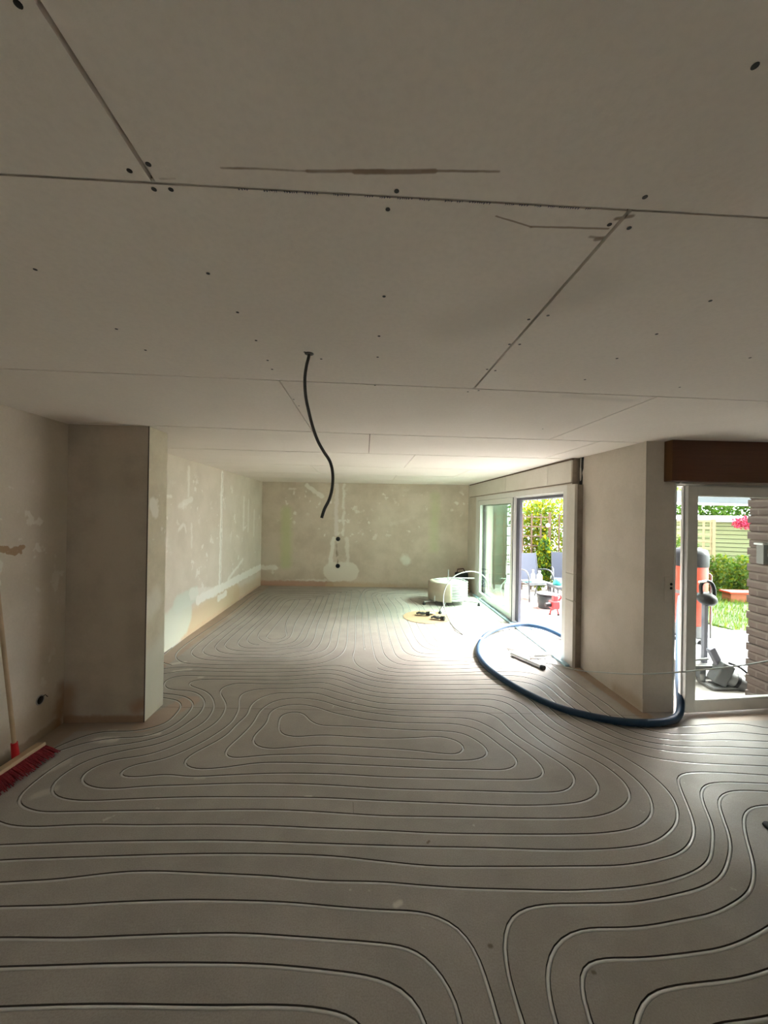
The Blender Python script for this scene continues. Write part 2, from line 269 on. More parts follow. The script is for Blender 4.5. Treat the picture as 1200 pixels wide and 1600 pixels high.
# ------------------------------------------------------------ mesh helpers
class MB:
    def __init__(s): s.v = []; s.f = []; s.m = []; s.sm = []
    def add(s, vs, fs, mi=0, smooth=False):
        k = len(s.v); s.v += [tuple(v) for v in vs]
        for q in fs: s.f.append(tuple(i+k for i in q)); s.m.append(mi); s.sm.append(smooth)
        return s
    def box(s, a, b, mi=0, mat=None, skew=None):
        x0, y0, z0 = a; x1, y1, z1 = b
        vs = [Vector(p) for p in ((x0, y0, z0), (x1, y0, z0), (x1, y1, z0), (x0, y1, z0), (x0, y0, z1), (x1, y0, z1), (x1, y1, z1), (x0, y1, z1))]
        if mat: vs = [mat @ v for v in vs]
        return s.add(vs, [(0, 3, 2, 1), (4, 5, 6, 7), (0, 1, 5, 4), (1, 2, 6, 5), (2, 3, 7, 6), (3, 0, 4, 7)], mi)
    def prism(s, pts, z0, z1, mi=0, mat=None):
        n = len(pts); vs = [Vector((x, y, z0)) for x, y in pts] + [Vector((x, y, z1)) for x, y in pts]
        if mat: vs = [mat @ v for v in vs]
        return s.add(vs, [tuple(range(n))[::-1], tuple(range(n, 2*n))] + [(i, (i+1) % n, n+(i+1) % n, n+i) for i in range(n)], mi)
    def tube(s, path, rad, n=8, mi=0, caps=True, closed=False):
        P = [Vector(p) for p in path]; m = len(P); rr = rad if isinstance(rad, (list, tuple)) else [rad]*m
        vs = []; up = None
        for i in range(m):
            t = (P[(i+1) % m]-P[i-1]) if closed else (P[min(i+1, m-1)]-P[max(i-1, 0)])
            t = t.normalized() if t.length > 1e-9 else Vector((0, 0, 1))
            if up is None: up = Vector((0, 0, 1)) if abs(t.z) < .9 else Vector((1, 0, 0))
            side = t.cross(up).normalized(); up2 = side.cross(t).normalized(); up = up2
            for k in range(n):
                a = 2*PI*k/n; vs.append(P[i]+(side*math.cos(a)+up2*math.sin(a))*rr[i])
        fs = []
        for i in range(m if closed else m-1):
            j = (i+1) % m
            for k in range(n): fs.append((i*n+k, i*n+(k+1) % n, j*n+(k+1) % n, j*n+k))
        s.add(vs, fs, mi, True)
        if caps and not closed: s.add(vs[:n], [tuple(range(n))], mi); s.add(vs[-n:], [tuple(range(n))[::-1]], mi)
        return s
    def lathe(s, prof, c=(0, 0, 0), n=24, mi=0, mat=None, smooth=True):
        vs = []
        for (rr, z) in prof:
            for k in range(n):
                a = 2*PI*k/n; v = Vector((rr*math.cos(a), rr*math.sin(a), z))
                vs.append((mat @ v if mat else v)+Vector(c))
        fs = [(i*n+k, i*n+(k+1) % n, (i+1)*n+(k+1) % n, (i+1)*n+k) for i in range(len(prof)-1) for k in range(n)]
        s.add(vs, fs, mi, smooth)
        if prof[0][0] > 1e-4: s.add(vs[:n], [tuple(range(n))[::-1]], mi)
        if prof[-1][0] > 1e-4: s.add(vs[-n:], [tuple(range(n))], mi)
        return s
    def ball(s, c, r, n=12, mi=0, sc=(1, 1, 1), mat=None):
        m2 = Matrix.Diagonal((*sc, 1)); m2 = (mat @ m2) if mat else m2
        return s.lathe([(r*math.sin(PI*i/n)+1e-5, -r*math.cos(PI*i/n)) for i in range(n+1)], c, n*2, mi, m2)
    def build(s, name, mats, parent=None, bevel=0, recalc=True):
        me = bpy.data.meshes.new(name); me.from_pydata(s.v, [], s.f)
        for m in (mats if isinstance(mats, (list, tuple)) else [mats]): me.materials.append(m)
        me.polygons.foreach_set('material_index', s.m); me.polygons.foreach_set('use_smooth', s.sm)
        if recalc:
            b = bmesh.new(); b.from_mesh(me); bmesh.ops.recalc_face_normals(b, faces=b.faces); b.to_mesh(me); b.free()
        me.update(); o = bpy.data.objects.new(name, me); COL.objects.link(o)
        if parent: o.parent = parent
        if bevel:
            d = o.modifiers.new('bevel', 'BEVEL'); d.width = bevel; d.segments = 2; d.limit_method = 'ANGLE'; d.angle_limit = .7
        return o
def tag(o, label=None, cat=None, group=None, kind=None):
    if label: o['label'] = label
    if cat: o['category'] = cat
    if group: o['group'] = group
    if kind: o['kind'] = kind
    return o
def thing(name, loc, label, cat, group=None, rz=0, kind=None):
    o = bpy.data.objects.new(name, None); COL.objects.link(o); o.location = loc; o.rotation_euler = (0, 0, rz); o.empty_display_size = .1
    return tag(o, label, cat, group, kind)
def place(root):
    """children were modelled in world space: bring them under the root's frame"""
    bpy.context.view_layer.update()
    for c in root.children: c.matrix_parent_inverse = root.matrix_world.inverted()
def copy_tree(o, parent=None):
    c = o.copy(); COL.objects.link(c); c.parent = parent
    for ch in list(o.children): copy_tree(ch, c)
    return c
def rot(axis, a): return Matrix.Rotation(a, 4, axis)
def T(*p): return Matrix.Translation(Vector(p))
def spline(P, step, close=False):
    P = [Vector(p) for p in P]; Q = [P[0]*2-P[1]]+P+[P[-1]*2-P[-2]]; o = []
    for i in range(1, len(Q)-2):
        p0, p1, p2, p3 = Q[i-1:i+3]; d = lambda a, b: max((b-a).length, 1e-5)**.5
        t0 = 0; t1 = t0+d(p0, p1); t2 = t1+d(p1, p2); t3 = t2+d(p2, p3); n = max(1, round((p2-p1).length/step))
        for k in range(n):
            t = t1+(t2-t1)*k/n
            A1 = p0*((t1-t)/(t1-t0))+p1*((t-t0)/(t1-t0)); A2 = p1*((t2-t)/(t2-t1))+p2*((t-t1)/(t2-t1)); A3 = p2*((t3-t)/(t3-t2))+p3*((t-t2)/(t3-t2))
            B1 = A1*((t2-t)/(t2-t0))+A2*((t-t0)/(t2-t0)); B2 = A2*((t3-t)/(t3-t1))+A3*((t-t1)/(t3-t1)); o.append(B1*((t2-t)/(t2-t1))+B2*((t-t1)/(t2-t1)))
    o.append(P[-1]); return o
# ------------------------------------------------------------ heating pipe runs: metres on the floor
PIPES = {
 'centre': [
  [(-2.018, 2.020), (-1.812, 2.028), (-1.583, 2.032), (-1.349, 2.034), (-0.865, 2.027), (-0.702, 2.022), (-0.288, 1.995), (0.123, 1.967), (0.368, 1.952), (0.614, 1.940), (1.102, 1.912), (1.405, 1.922), (1.556, 1.951), (1.703, 2.023), (1.801, 2.097), (1.882, 2.215), (1.919, 2.334), (1.920, 2.444), (1.911, 2.531), (1.886, 2.584), (1.862, 2.641), (1.834, 2.706), (1.771, 2.783), (1.707, 2.869), (1.642, 2.986), (1.584, 3.090), (1.563, 3.231), (1.580, 3.164), (1.557, 3.324), (1.555, 3.472), (1.525, 3.566), (1.477, 3.627), (1.354, 3.691), (1.209, 3.701), (0.954, 3.692), (0.611, 3.700), (0.332, 3.716), (0.128, 3.764), (-0.042, 3.865), (-0.263, 4.045), (-0.407, 4.082), (-0.611, 4.036), (-0.901, 4.009), (-1.098, 4.018), (-1.359, 4.021), (-1.653, 4.031), (-1.877, 4.038), (-1.959, 3.970), (-1.935, 3.841), (-1.843, 3.738), (-1.755, 3.721), (-1.671, 3.712), (-1.601, 3.696), (-1.541, 3.657), (-1.457, 3.581), (-1.410, 3.509), (-1.369, 3.391), (-1.361, 3.257), (-1.360, 3.149), (-1.381, 3.196), (-1.445, 3.016), (-1.598, 2.906), (-1.904, 2.822), (-1.964, 2.783), (-1.999, 2.714), (-2.022, 2.586), (-2.026, 2.449), (-2.033, 2.402), (-2.013, 2.356), (-1.963, 2.306), (-1.883, 2.268), (-1.793, 2.242), (-1.661, 2.239), (-1.223, 2.236), (-0.955, 2.231), (-0.687, 2.229), (-0.413, 2.216), (-0.048, 2.179), (0.133, 2.160), (0.492, 2.142), (0.941, 2.119), (1.215, 2.113), (1.363, 2.126), (1.492, 2.164), (1.586, 2.216), (1.651, 2.273), (1.689, 2.340), (1.690, 2.457), (1.637, 2.618), (1.539, 2.734), (1.486, 2.826), (1.427, 2.944), (1.410, 3.004), (1.368, 3.133), (1.350, 3.277), (1.320, 3.407), (1.242, 3.477), (1.145, 3.500), (0.906, 3.501), (0.361, 3.527), (0.141, 3.558), (-0.038, 3.636), (-0.244, 3.779), (-0.413, 3.870), (-0.581, 3.846), (-0.813, 3.832), (-1.050, 3.845), (-1.162, 3.857), (-1.256, 3.858), (-1.335, 3.792), (-1.349, 3.732), (-1.336, 3.673), (-1.269, 3.560), (-1.211, 3.472), (-1.166, 3.323), (-1.170, 3.145), (-1.230, 3.016), (-1.268, 2.940), (-1.343, 2.852), (-1.420, 2.783), (-1.520, 2.729), (-1.635, 2.706), (-1.725, 2.666), (-1.781, 2.583), (-1.782, 2.542), (-1.754, 2.491), (-1.685, 2.447), (-1.560, 2.416), (-1.466, 2.417), (-1.332, 2.431), (-1.046, 2.437), (-0.853, 2.442), (-0.656, 2.442), (-0.356, 2.427), (-0.055, 2.398), (0.143, 2.375), (0.636, 2.345), (1.077, 2.317), (1.228, 2.317), (1.298, 2.333), (1.360, 2.376), (1.394, 2.441), (1.397, 2.535), (1.310, 2.701), (1.178, 2.964), (1.156, 3.102), (1.145, 3.160), (1.114, 3.237), (1.018, 3.278), (0.853, 3.289), (0.632, 3.301), (0.300, 3.318), (0.134, 3.350), (-0.034, 3.419), (-0.225, 3.509), (-0.441, 3.642), (-0.638, 3.644), (-0.817, 3.647), (-0.868, 3.614), (-0.956, 3.520), (-0.977, 3.417), (-0.955, 3.288), (-0.956, 3.213), (-0.991, 3.177), (-1.022, 2.976), (-1.125, 2.819), (-1.183, 2.748), (-1.214, 2.708), (-1.218, 2.663), (-1.178, 2.617), (-1.110, 2.583), (-1.049, 2.583), (-0.949, 2.591), (-0.860, 2.605), (-0.711, 2.637), (-0.497, 2.637), (-0.225, 2.619), (0.153, 2.586), (0.474, 2.556), (0.794, 2.537), (0.899, 2.526), (0.985, 2.524), (1.049, 2.560), (1.079, 2.609), (1.087, 2.670), (1.018, 2.802), (0.980, 2.904), (0.931, 2.991), (0.800, 3.080), (0.504, 3.107), (0.180, 3.136), (0.283, 3.121), (0.128, 3.149), (-0.030, 3.189), (-0.084, 3.217), (-0.249, 3.284), (-0.426, 3.392), (-0.574, 3.433), (-0.657, 3.426), (-0.718, 3.396), (-0.758, 3.356), (-0.783, 3.293), (-0.786, 3.217), (-0.768, 3.137), (-0.774, 3.234), (-0.763, 3.137), (-0.780, 3.058), (-0.811, 2.993), (-0.829, 2.920), (-0.814, 2.870), (-0.770, 2.825), (-0.723, 2.801), (-0.641, 2.790), (-0.530, 2.803), (-0.350, 2.825), (-0.186, 2.816), (0.163, 2.782), (0.392, 2.749), (0.614, 2.702), (0.681, 2.697), (0.730, 2.728), (0.755, 2.769), (0.746, 2.837), (0.691, 2.889), (0.574, 2.918), (0.412, 2.905), (0.169, 2.904), (-0.074, 2.929), (-0.294, 2.955), (-0.414, 2.945), (-0.533, 2.935), (-0.610, 2.961), (-0.650, 3.022), (-0.667, 3.136), (-0.680, 3.208), (-0.673, 3.268), (-0.639, 3.294), (-0.593, 3.306), (-0.553, 3.308), (-0.510, 3.296), (-0.476, 3.262), (-0.456, 3.204), (-0.435, 3.160), (-0.413, 3.150), (-0.348, 3.095), (-0.257, 3.081), (-0.143, 3.075), (0.175, 3.039), (0.426, 3.007), (0.651, 2.992), (0.793, 2.950), (0.884, 2.834), (0.919, 2.756), (0.923, 2.706), (0.876, 2.657), (0.825, 2.639), (0.732, 2.629), (0.489, 2.645), (0.158, 2.677), (-0.066, 2.701), (-0.258, 2.723), (-0.514, 2.724), (-0.701, 2.719), (-0.795, 2.702), (-0.868, 2.693), (-0.927, 2.705), (-0.973, 2.738), (-0.971, 2.785), (-0.935, 2.892), (-0.900, 3.005), (-0.866, 3.236), (-0.872, 3.139), (-0.871, 3.302), (-0.854, 3.390), (-0.827, 3.449), (-0.798, 3.491), (-0.737, 3.524), (-0.663, 3.543), (-0.576, 3.543), (-0.506, 3.535), (-0.352, 3.484), (-0.217, 3.397), (-0.032, 3.312), (0.131, 3.262), (0.372, 3.215), (0.612, 3.195), (0.825, 3.178), (0.892, 3.175), (1.017, 3.057), (1.129, 2.839), (1.223, 2.614), (1.234, 2.531), (1.217, 2.484), (1.164, 2.440), (1.076, 2.431), (0.972, 2.433), (0.560, 2.455), (0.148, 2.480), (-0.184, 2.515), (-0.558, 2.530), (-0.882, 2.520), (-1.079, 2.510), (-1.261, 2.537), (-1.382, 2.521), (-1.478, 2.516), (-1.543, 2.532), (-1.583, 2.565), (-1.569, 2.598), (-1.514, 2.645), (-1.430, 2.663), (-1.320, 2.716), (-1.239, 2.798), (-1.179, 2.868), (-1.110, 2.988), (-1.048, 3.143), (-1.049, 3.259), (-1.062, 3.386), (-1.096, 3.487), (-1.123, 3.577), (-1.114, 3.670), (-1.017, 3.728), (-0.965, 3.737), (-0.793, 3.739), (-0.611, 3.746), (-0.427, 3.750), (-0.235, 3.648), (-0.036, 3.533), (0.137, 3.451), (0.308, 3.422), (0.566, 3.413), (0.880, 3.396), (1.117, 3.375), (1.200, 3.316), (1.249, 3.219), (1.301, 3.006), (1.346, 2.848), (1.398, 2.720), (1.457, 2.626), (1.515, 2.540), (1.524, 2.469), (1.520, 2.394), (1.498, 2.331), (1.437, 2.276), (1.366, 2.241), (1.278, 2.225), (0.982, 2.214), (0.515, 2.245), (0.138, 2.274), (-0.243, 2.307), (-0.623, 2.323), (-1.001, 2.333), (-1.365, 2.327), (-1.587, 2.320), (-1.734, 2.336), (-1.824, 2.370), (-1.882, 2.418), (-1.913, 2.466), (-1.919, 2.516), (-1.896, 2.591), (-1.864, 2.673), (-1.802, 2.735), (-1.651, 2.803), (-1.467, 2.874), (-1.315, 3.046), (-1.282, 3.112), (-1.261, 3.147), (-1.262, 3.263), (-1.279, 3.389), (-1.314, 3.473), (-1.363, 3.562), (-1.435, 3.655), (-1.490, 3.704), (-1.596, 3.765), (-1.682, 3.817), (-1.719, 3.849), (-1.723, 3.898), (-1.697, 3.934), (-1.619, 3.949), (-1.074, 3.932), (-0.832, 3.918), (-0.597, 3.949), (-0.405, 3.972), (-0.255, 3.929), (-0.040, 3.745), (0.126, 3.653), (0.279, 3.622), (0.597, 3.612), (0.932, 3.603), (1.175, 3.594), (1.310, 3.569), (1.387, 3.489), (1.443, 3.405), (1.468, 3.275), (1.489, 3.120), (1.478, 3.173), (1.508, 3.037), (1.569, 2.906), (1.641, 2.795), (1.706, 2.678), (1.755, 2.587), (1.787, 2.455), (1.775, 2.296), (1.730, 2.194), (1.637, 2.101), (1.541, 2.049), (1.383, 2.016), (1.156, 2.007), (0.639, 2.024), (0.383, 2.037), (0.128, 2.060), (-0.173, 2.082), (-0.565, 2.114), (-0.911, 2.129), (-1.166, 2.133), (-1.465, 2.145), (-1.628, 2.141), (-1.748, 2.137), (-1.854, 2.146), (-1.942, 2.171), (-2.142, 2.270), (-2.252, 2.370), (-2.257, 2.477), (-2.214, 2.648), (-2.124, 2.796), (-1.999, 2.895), (-1.851, 2.946), (-1.629, 2.961), (-1.529, 3.039), (-1.465, 3.186), (-1.474, 3.151), (-1.459, 3.267), (-1.460, 3.376), (-1.477, 3.442), (-1.512, 3.494), (-1.574, 3.556), (-1.646, 3.602), (-1.748, 3.635), (-1.843, 3.652), (-1.959, 3.707), (-2.078, 3.774), (-2.185, 3.900), (-2.176, 4.018), (-2.062, 4.079), (-1.921, 4.152), (-1.600, 4.142), (-1.126, 4.118), (-0.727, 4.126), (-0.568, 4.150), (-0.407, 4.181), (-0.272, 4.162), (-0.044, 3.996), (0.103, 3.903), (0.342, 3.835), (0.628, 3.810), (0.982, 3.801), (1.239, 3.794), (1.463, 3.782), (1.527, 3.697), (1.592, 3.588), (1.635, 3.492), (1.657, 3.349), (1.668, 3.198), (1.697, 3.082), (1.747, 2.990), (1.795, 2.897), (1.894, 2.794), (1.948, 2.725), (2.025, 2.654), (2.136, 2.606), (2.296, 2.570), (2.487, 2.551), (2.805, 2.521), (3.196, 2.461), (3.653, 2.393)],
 ],
 'pillar': [
  [(-2.191, 2.720), (-2.170, 2.855), (-2.121, 2.923), (-2.010, 3.027), (-1.837, 3.035), (-1.699, 3.043), (-1.594, 3.118), (-1.545, 3.166), (-1.554, 3.253), (-1.551, 3.330), (-1.576, 3.443), (-1.605, 3.486), (-1.651, 3.522), (-1.725, 3.553), (-1.797, 3.563), (-1.947, 3.631), (-2.143, 3.723), (-2.278, 3.901), (-2.320, 4.081), (-2.243, 4.176), (-2.132, 4.216), (-1.924, 4.265), (-1.632, 4.224), (-1.151, 4.208), (-0.845, 4.210), (-0.639, 4.214), (-0.438, 4.272), (-0.281, 4.289), (-0.161, 4.230), (-0.047, 4.128), (0.104, 3.983), (0.299, 3.912), (0.544, 3.905), (1.006, 3.900), (1.427, 3.916), (1.542, 3.888), (1.649, 3.844), (1.719, 3.809), (1.750, 3.678), (1.758, 3.556), (1.778, 3.167), (1.828, 3.075), (1.892, 2.976), (1.947, 2.874), (2.011, 2.815), (2.132, 2.743), (2.289, 2.691), (2.391, 2.679), (2.591, 2.659), (2.923, 2.628), (3.331, 2.565), (3.814, 2.499)],
 ],
 'right': [
  [(-1.923, 1.926), (-1.732, 1.940), (-1.513, 1.944), (-1.289, 1.946), (-0.830, 1.947), (-0.436, 1.935), (-0.118, 1.912), (0.119, 1.877), (0.350, 1.846), (0.660, 1.833), (1.052, 1.823), (1.293, 1.822), (1.522, 1.854), (1.641, 1.886), (1.766, 1.959), (1.839, 2.030), (1.928, 2.176), (2.011, 2.331), (2.065, 2.417), (2.122, 2.462), (2.212, 2.475), (2.407, 2.467), (2.707, 2.432), (3.174, 2.374), (3.625, 2.316)],
  [(-1.812, 1.816), (-1.628, 1.825), (-1.356, 1.835), (-1.191, 1.855), (-1.065, 1.861), (-0.961, 1.860), (-0.786, 1.847), (-0.408, 1.817), (-0.182, 1.789), (0.114, 1.772), (0.260, 1.754), (0.441, 1.735), (0.767, 1.715), (0.986, 1.705), (1.295, 1.716), (1.471, 1.743), (1.647, 1.790), (1.758, 1.847), (1.825, 1.909), (1.946, 2.037), (2.035, 2.185), (2.115, 2.301), (2.174, 2.348), (2.238, 2.371), (2.319, 2.377), (2.623, 2.356), (3.084, 2.307), (3.523, 2.250)],
  [(0.558, 1.230), (0.556, 1.269), (0.555, 1.360), (0.560, 1.443), (0.575, 1.519), (0.594, 1.554), (0.622, 1.584), (0.680, 1.627), (0.729, 1.642), (0.774, 1.648), (0.953, 1.647), (1.096, 1.644), (1.244, 1.646), (1.410, 1.669), (1.593, 1.704), (1.712, 1.747), (1.810, 1.810), (1.895, 1.879), (1.974, 1.963), (2.061, 2.090), (2.144, 2.208), (2.193, 2.252), (2.263, 2.286), (2.404, 2.302), (2.547, 2.287), (2.999, 2.242), (3.428, 2.189)],
  [(0.662, 1.203), (0.669, 1.265), (0.678, 1.333), (0.710, 1.417), (0.739, 1.458), (0.756, 1.479), (0.817, 1.523), (0.896, 1.545), (0.965, 1.548), (1.099, 1.543), (1.243, 1.551), (1.400, 1.571), (1.521, 1.586), (1.676, 1.632), (1.762, 1.665), (1.819, 1.697), (1.918, 1.781), (1.965, 1.832), (2.019, 1.903), (2.117, 2.022), (2.207, 2.109), (2.277, 2.154), (2.343, 2.175), (2.427, 2.179), (2.880, 2.153), (3.293, 2.102)],
  [(0.777, 1.185), (0.786, 1.261), (0.795, 1.320), (0.810, 1.365), (0.827, 1.398), (0.851, 1.420), (0.912, 1.439), (1.088, 1.435), (1.289, 1.445), (1.431, 1.456), (1.604, 1.493), (1.708, 1.526), (1.894, 1.587), (2.073, 1.681), (2.269, 1.877), (2.424, 1.992), (2.630, 2.051), (3.156, 2.014)],
  [(0.859, 1.167), (0.938, 1.255), (0.964, 1.287), (1.003, 1.312), (1.039, 1.329), (1.077, 1.339), (1.205, 1.349), (1.399, 1.359), (1.548, 1.381), (1.870, 1.453), (2.132, 1.566), (2.302, 1.705), (2.478, 1.798), (2.913, 1.858)],
  [(1.005, 1.155), (1.110, 1.202), (1.149, 1.233), (1.283, 1.243), (1.405, 1.250), (1.790, 1.312), (2.263, 1.439)],
 ],
 'bottomleft': [
  [(-1.761, 1.715), (-1.527, 1.714), (-1.263, 1.712), (-1.067, 1.718), (-0.729, 1.717), (-0.309, 1.693), (-0.134, 1.672), (0.108, 1.647), (0.265, 1.637), (0.318, 1.625), (0.375, 1.601), (0.449, 1.524), (0.468, 1.457), (0.470, 1.349), (0.477, 1.272), (0.476, 1.210)],
  [(-1.684, 1.595), (-1.415, 1.591), (-1.133, 1.580), (-0.919, 1.581), (-0.668, 1.580), (-0.477, 1.575), (-0.218, 1.552), (0.102, 1.519), (0.195, 1.504), (0.281, 1.453), (0.328, 1.386), (0.353, 1.276), (0.343, 1.201)],
  [(-1.594, 1.491), (-1.323, 1.489), (-1.094, 1.487), (-0.920, 1.486), (-0.623, 1.478), (-0.353, 1.464), (-0.141, 1.441), (0.038, 1.416), (0.096, 1.403), (0.153, 1.383), (0.216, 1.336), (0.232, 1.281), (0.226, 1.191)],
  [(-1.504, 1.371), (-1.214, 1.370), (-0.896, 1.366), (-0.567, 1.351), (-0.183, 1.336), (-0.100, 1.325), (-0.039, 1.309), (0.015, 1.288), (0.067, 1.225), (0.085, 1.169)],
 ],
 'backleft': [
  [(-0.272, 8.415), (-0.246, 7.109), (-0.245, 6.154), (-0.214, 5.029), (-0.224, 4.824), (-0.259, 4.629), (-0.349, 4.465), (-0.510, 4.339), (-1.181, 4.312), (-1.672, 4.326), (-2.006, 4.377), (-2.074, 4.433), (-2.208, 4.653), (-2.196, 6.417), (-2.198, 8.124), (-2.114, 8.256), (-0.393, 8.330), (-0.272, 8.415)],
  [(-0.366, 8.211), (-0.361, 6.441), (-0.340, 5.426), (-0.340, 4.887), (-0.371, 4.725), (-0.469, 4.554), (-0.569, 4.466), (-0.779, 4.416), (-1.209, 4.413), (-1.665, 4.444), (-1.882, 4.502), (-1.985, 4.591), (-2.068, 4.736), (-2.056, 6.419), (-2.058, 8.033), (-1.973, 8.163), (-0.490, 8.227), (-0.366, 8.211)],
  [(-0.488, 8.207), (-0.441, 6.440), (-0.448, 5.425), (-0.438, 5.029), (-0.483, 4.752), (-0.648, 4.631), (-0.748, 4.549), (-0.854, 4.523), (-1.240, 4.522), (-1.587, 4.524), (-1.748, 4.575), (-1.878, 4.651), (-1.948, 4.757), (-1.937, 6.421), (-1.939, 7.944), (-1.853, 8.071), (-0.604, 8.126), (-0.488, 8.207)],
  [(-0.595, 8.013), (-0.568, 6.438), (-0.555, 5.425), (-0.566, 4.957), (-0.642, 4.720), (-0.778, 4.726), (-0.930, 4.623), (-1.267, 4.618), (-1.515, 4.635), (-1.705, 4.698), (-1.789, 4.785), (-1.847, 4.889), (-1.836, 6.422), (-1.838, 7.857), (-1.751, 7.980), (-0.716, 8.028), (-0.595, 8.013)],
  [(-0.714, 8.009), (-0.691, 6.687), (-0.692, 5.887), (-0.666, 5.066), (-0.721, 4.853), (-0.969, 4.809), (-1.091, 4.727), (-1.297, 4.728), (-1.557, 4.761), (-1.672, 4.827), (-1.745, 4.912), (-1.735, 6.423), (-1.737, 7.742), (-1.650, 7.862), (-0.821, 7.902), (-0.714, 8.009)],
  [(-0.808, 7.780), (-0.790, 6.436), (-0.781, 5.600), (-0.778, 5.142), (-0.825, 4.975), (-0.962, 4.871), (-1.253, 4.847), (-1.469, 4.850), (-1.565, 4.929), (-1.618, 5.030), (-1.608, 6.425), (-1.611, 7.659), (-1.522, 7.776), (-0.927, 7.810), (-0.808, 7.780)],
  [(-0.927, 7.734), (-0.883, 6.203), (-0.877, 5.600), (-0.879, 5.219), (-0.929, 5.011), (-1.099, 4.951), (-1.280, 4.951), (-1.119, 4.951), (-1.264, 4.951), (-1.431, 4.987), (-1.534, 5.154), (-1.525, 6.426), (-1.527, 7.549), (-1.438, 7.663), (-1.035, 7.690), (-0.927, 7.734)],
  [(-1.024, 7.479), (-1.043, 6.432), (-1.038, 5.884), (-0.995, 5.423), (-1.003, 5.199), (-1.088, 5.066), (-1.240, 5.030), (-1.133, 5.012), (-1.270, 5.066), (-1.349, 5.134), (-1.443, 5.339), (-1.434, 6.427), (-1.437, 7.416), (-1.348, 7.526), (-1.145, 7.547), (-1.024, 7.479)],
  [(-1.245, 7.531), (-1.205, 7.091), (-1.202, 6.200), (-1.133, 5.644), (-1.049, 5.299), (-1.090, 5.188), (-1.172, 5.161), (-1.265, 5.180), (-1.315, 5.278), (-1.312, 5.422), (-1.308, 5.933), (-1.300, 6.614), (-1.324, 7.513)],
 ],
 'outer': [
  [(-2.092, 4.311), (-2.281, 4.438), (-2.346, 4.737), (-2.206, 8.456), (-1.953, 8.548), (-0.406, 8.459), (-0.157, 8.419), (-0.137, 6.444), (-0.106, 5.220), (-0.110, 4.686), (-0.120, 4.644), (-0.115, 4.492), (-0.057, 4.282), (0.090, 4.114), (0.286, 4.016), (0.558, 4.008), (1.313, 4.027), (1.413, 4.012), (1.612, 4.005), (1.733, 3.949), (1.827, 3.842), (1.854, 3.677), (1.857, 3.510), (1.868, 3.399), (1.922, 3.095), (1.980, 3.017), (2.010, 2.943), (2.086, 2.861), (2.206, 2.801), (2.348, 2.761), (2.456, 2.752), (2.735, 2.743), (3.017, 2.714), (3.467, 2.671), (3.978, 2.608)],
 ],
 'backright': [
  [(1.000, 8.720), (0.350, 8.720), (0.100, 8.680), (-0.039, 8.123), (-0.025, 6.446), (-0.002, 5.260), (0.024, 4.686), (0.018, 4.909), (0.036, 4.612), (0.079, 4.349), (0.192, 4.176), (0.364, 4.099), (0.672, 4.089), (1.054, 4.088), (1.340, 4.112), (1.470, 4.105), (1.587, 4.110), (1.760, 4.089), (1.878, 4.021), (1.930, 3.911), (1.947, 3.756), (1.939, 3.583), (1.952, 3.515), (1.971, 3.319), (2.018, 3.118), (2.106, 3.005), (2.176, 2.919), (2.261, 2.872), (2.356, 2.841), (2.523, 2.828), (2.819, 2.828), (3.113, 2.801), (3.595, 2.771), (4.135, 2.711)],
  [(1.900, 8.200), (1.850, 8.450), (1.600, 8.580), (0.500, 8.560), (0.240, 8.500), (0.074, 8.375), (0.079, 6.447), (0.103, 5.261), (0.130, 4.685), (0.148, 4.491), (0.208, 4.307), (0.340, 4.200), (0.581, 4.180), (1.079, 4.189), (1.372, 4.212), (1.533, 4.190), (1.712, 4.215), (1.880, 4.180), (1.950, 4.400), (1.950, 5.200), (1.950, 7.600), (1.900, 8.200)],
  [(1.800, 8.100), (1.720, 8.360), (1.500, 8.420), (0.600, 8.400), (0.400, 8.300), (0.197, 8.082), (0.214, 6.572), (0.215, 5.605), (0.243, 4.685), (0.255, 4.611), (0.313, 4.432), (0.414, 4.319), (0.595, 4.285), (1.106, 4.295), (1.350, 4.304), (1.400, 4.220), (1.620, 4.280), (1.780, 4.500), (1.820, 4.800), (1.820, 8.100)],
  [(1.670, 7.900), (1.600, 8.160), (1.400, 8.260), (0.750, 8.250), (0.560, 8.100), (0.308, 8.085), (0.330, 6.574), (0.341, 5.606), (0.375, 4.717), (0.391, 4.580), (0.449, 4.460), (0.566, 4.402), (1.135, 4.412), (1.300, 4.360), (1.500, 4.420), (1.620, 4.600), (1.680, 4.900), (1.670, 6.500), (1.670, 7.900)],
  [(1.550, 7.900), (1.460, 8.080), (1.200, 8.120), (0.900, 8.100), (0.427, 8.041), (0.445, 6.576), (0.454, 5.606), (0.473, 5.029), (0.514, 4.684), (0.588, 4.585), (0.718, 4.527), (1.163, 4.524), (1.250, 4.500), (1.380, 4.550), (1.500, 4.720), (1.550, 5.000), (1.560, 6.500), (1.550, 7.900)],
  [(1.450, 7.800), (1.360, 7.960), (1.100, 7.980), (0.538, 8.045), (0.565, 6.840), (0.556, 5.797), (0.591, 5.182), (0.648, 4.716), (0.713, 4.647), (0.875, 4.634), (1.190, 4.632), (1.220, 4.660), (1.340, 4.760), (1.430, 4.950), (1.460, 5.400), (1.450, 7.800)],
  [(1.340, 7.600), (1.200, 7.820), (0.655, 7.863), (0.699, 6.982), (0.685, 6.335), (0.693, 5.847), (0.712, 5.104), (0.776, 4.850), (0.927, 4.741), (1.158, 4.747), (1.334, 4.814), (1.401, 4.955), (1.360, 5.300), (1.345, 6.200), (1.340, 7.600)],
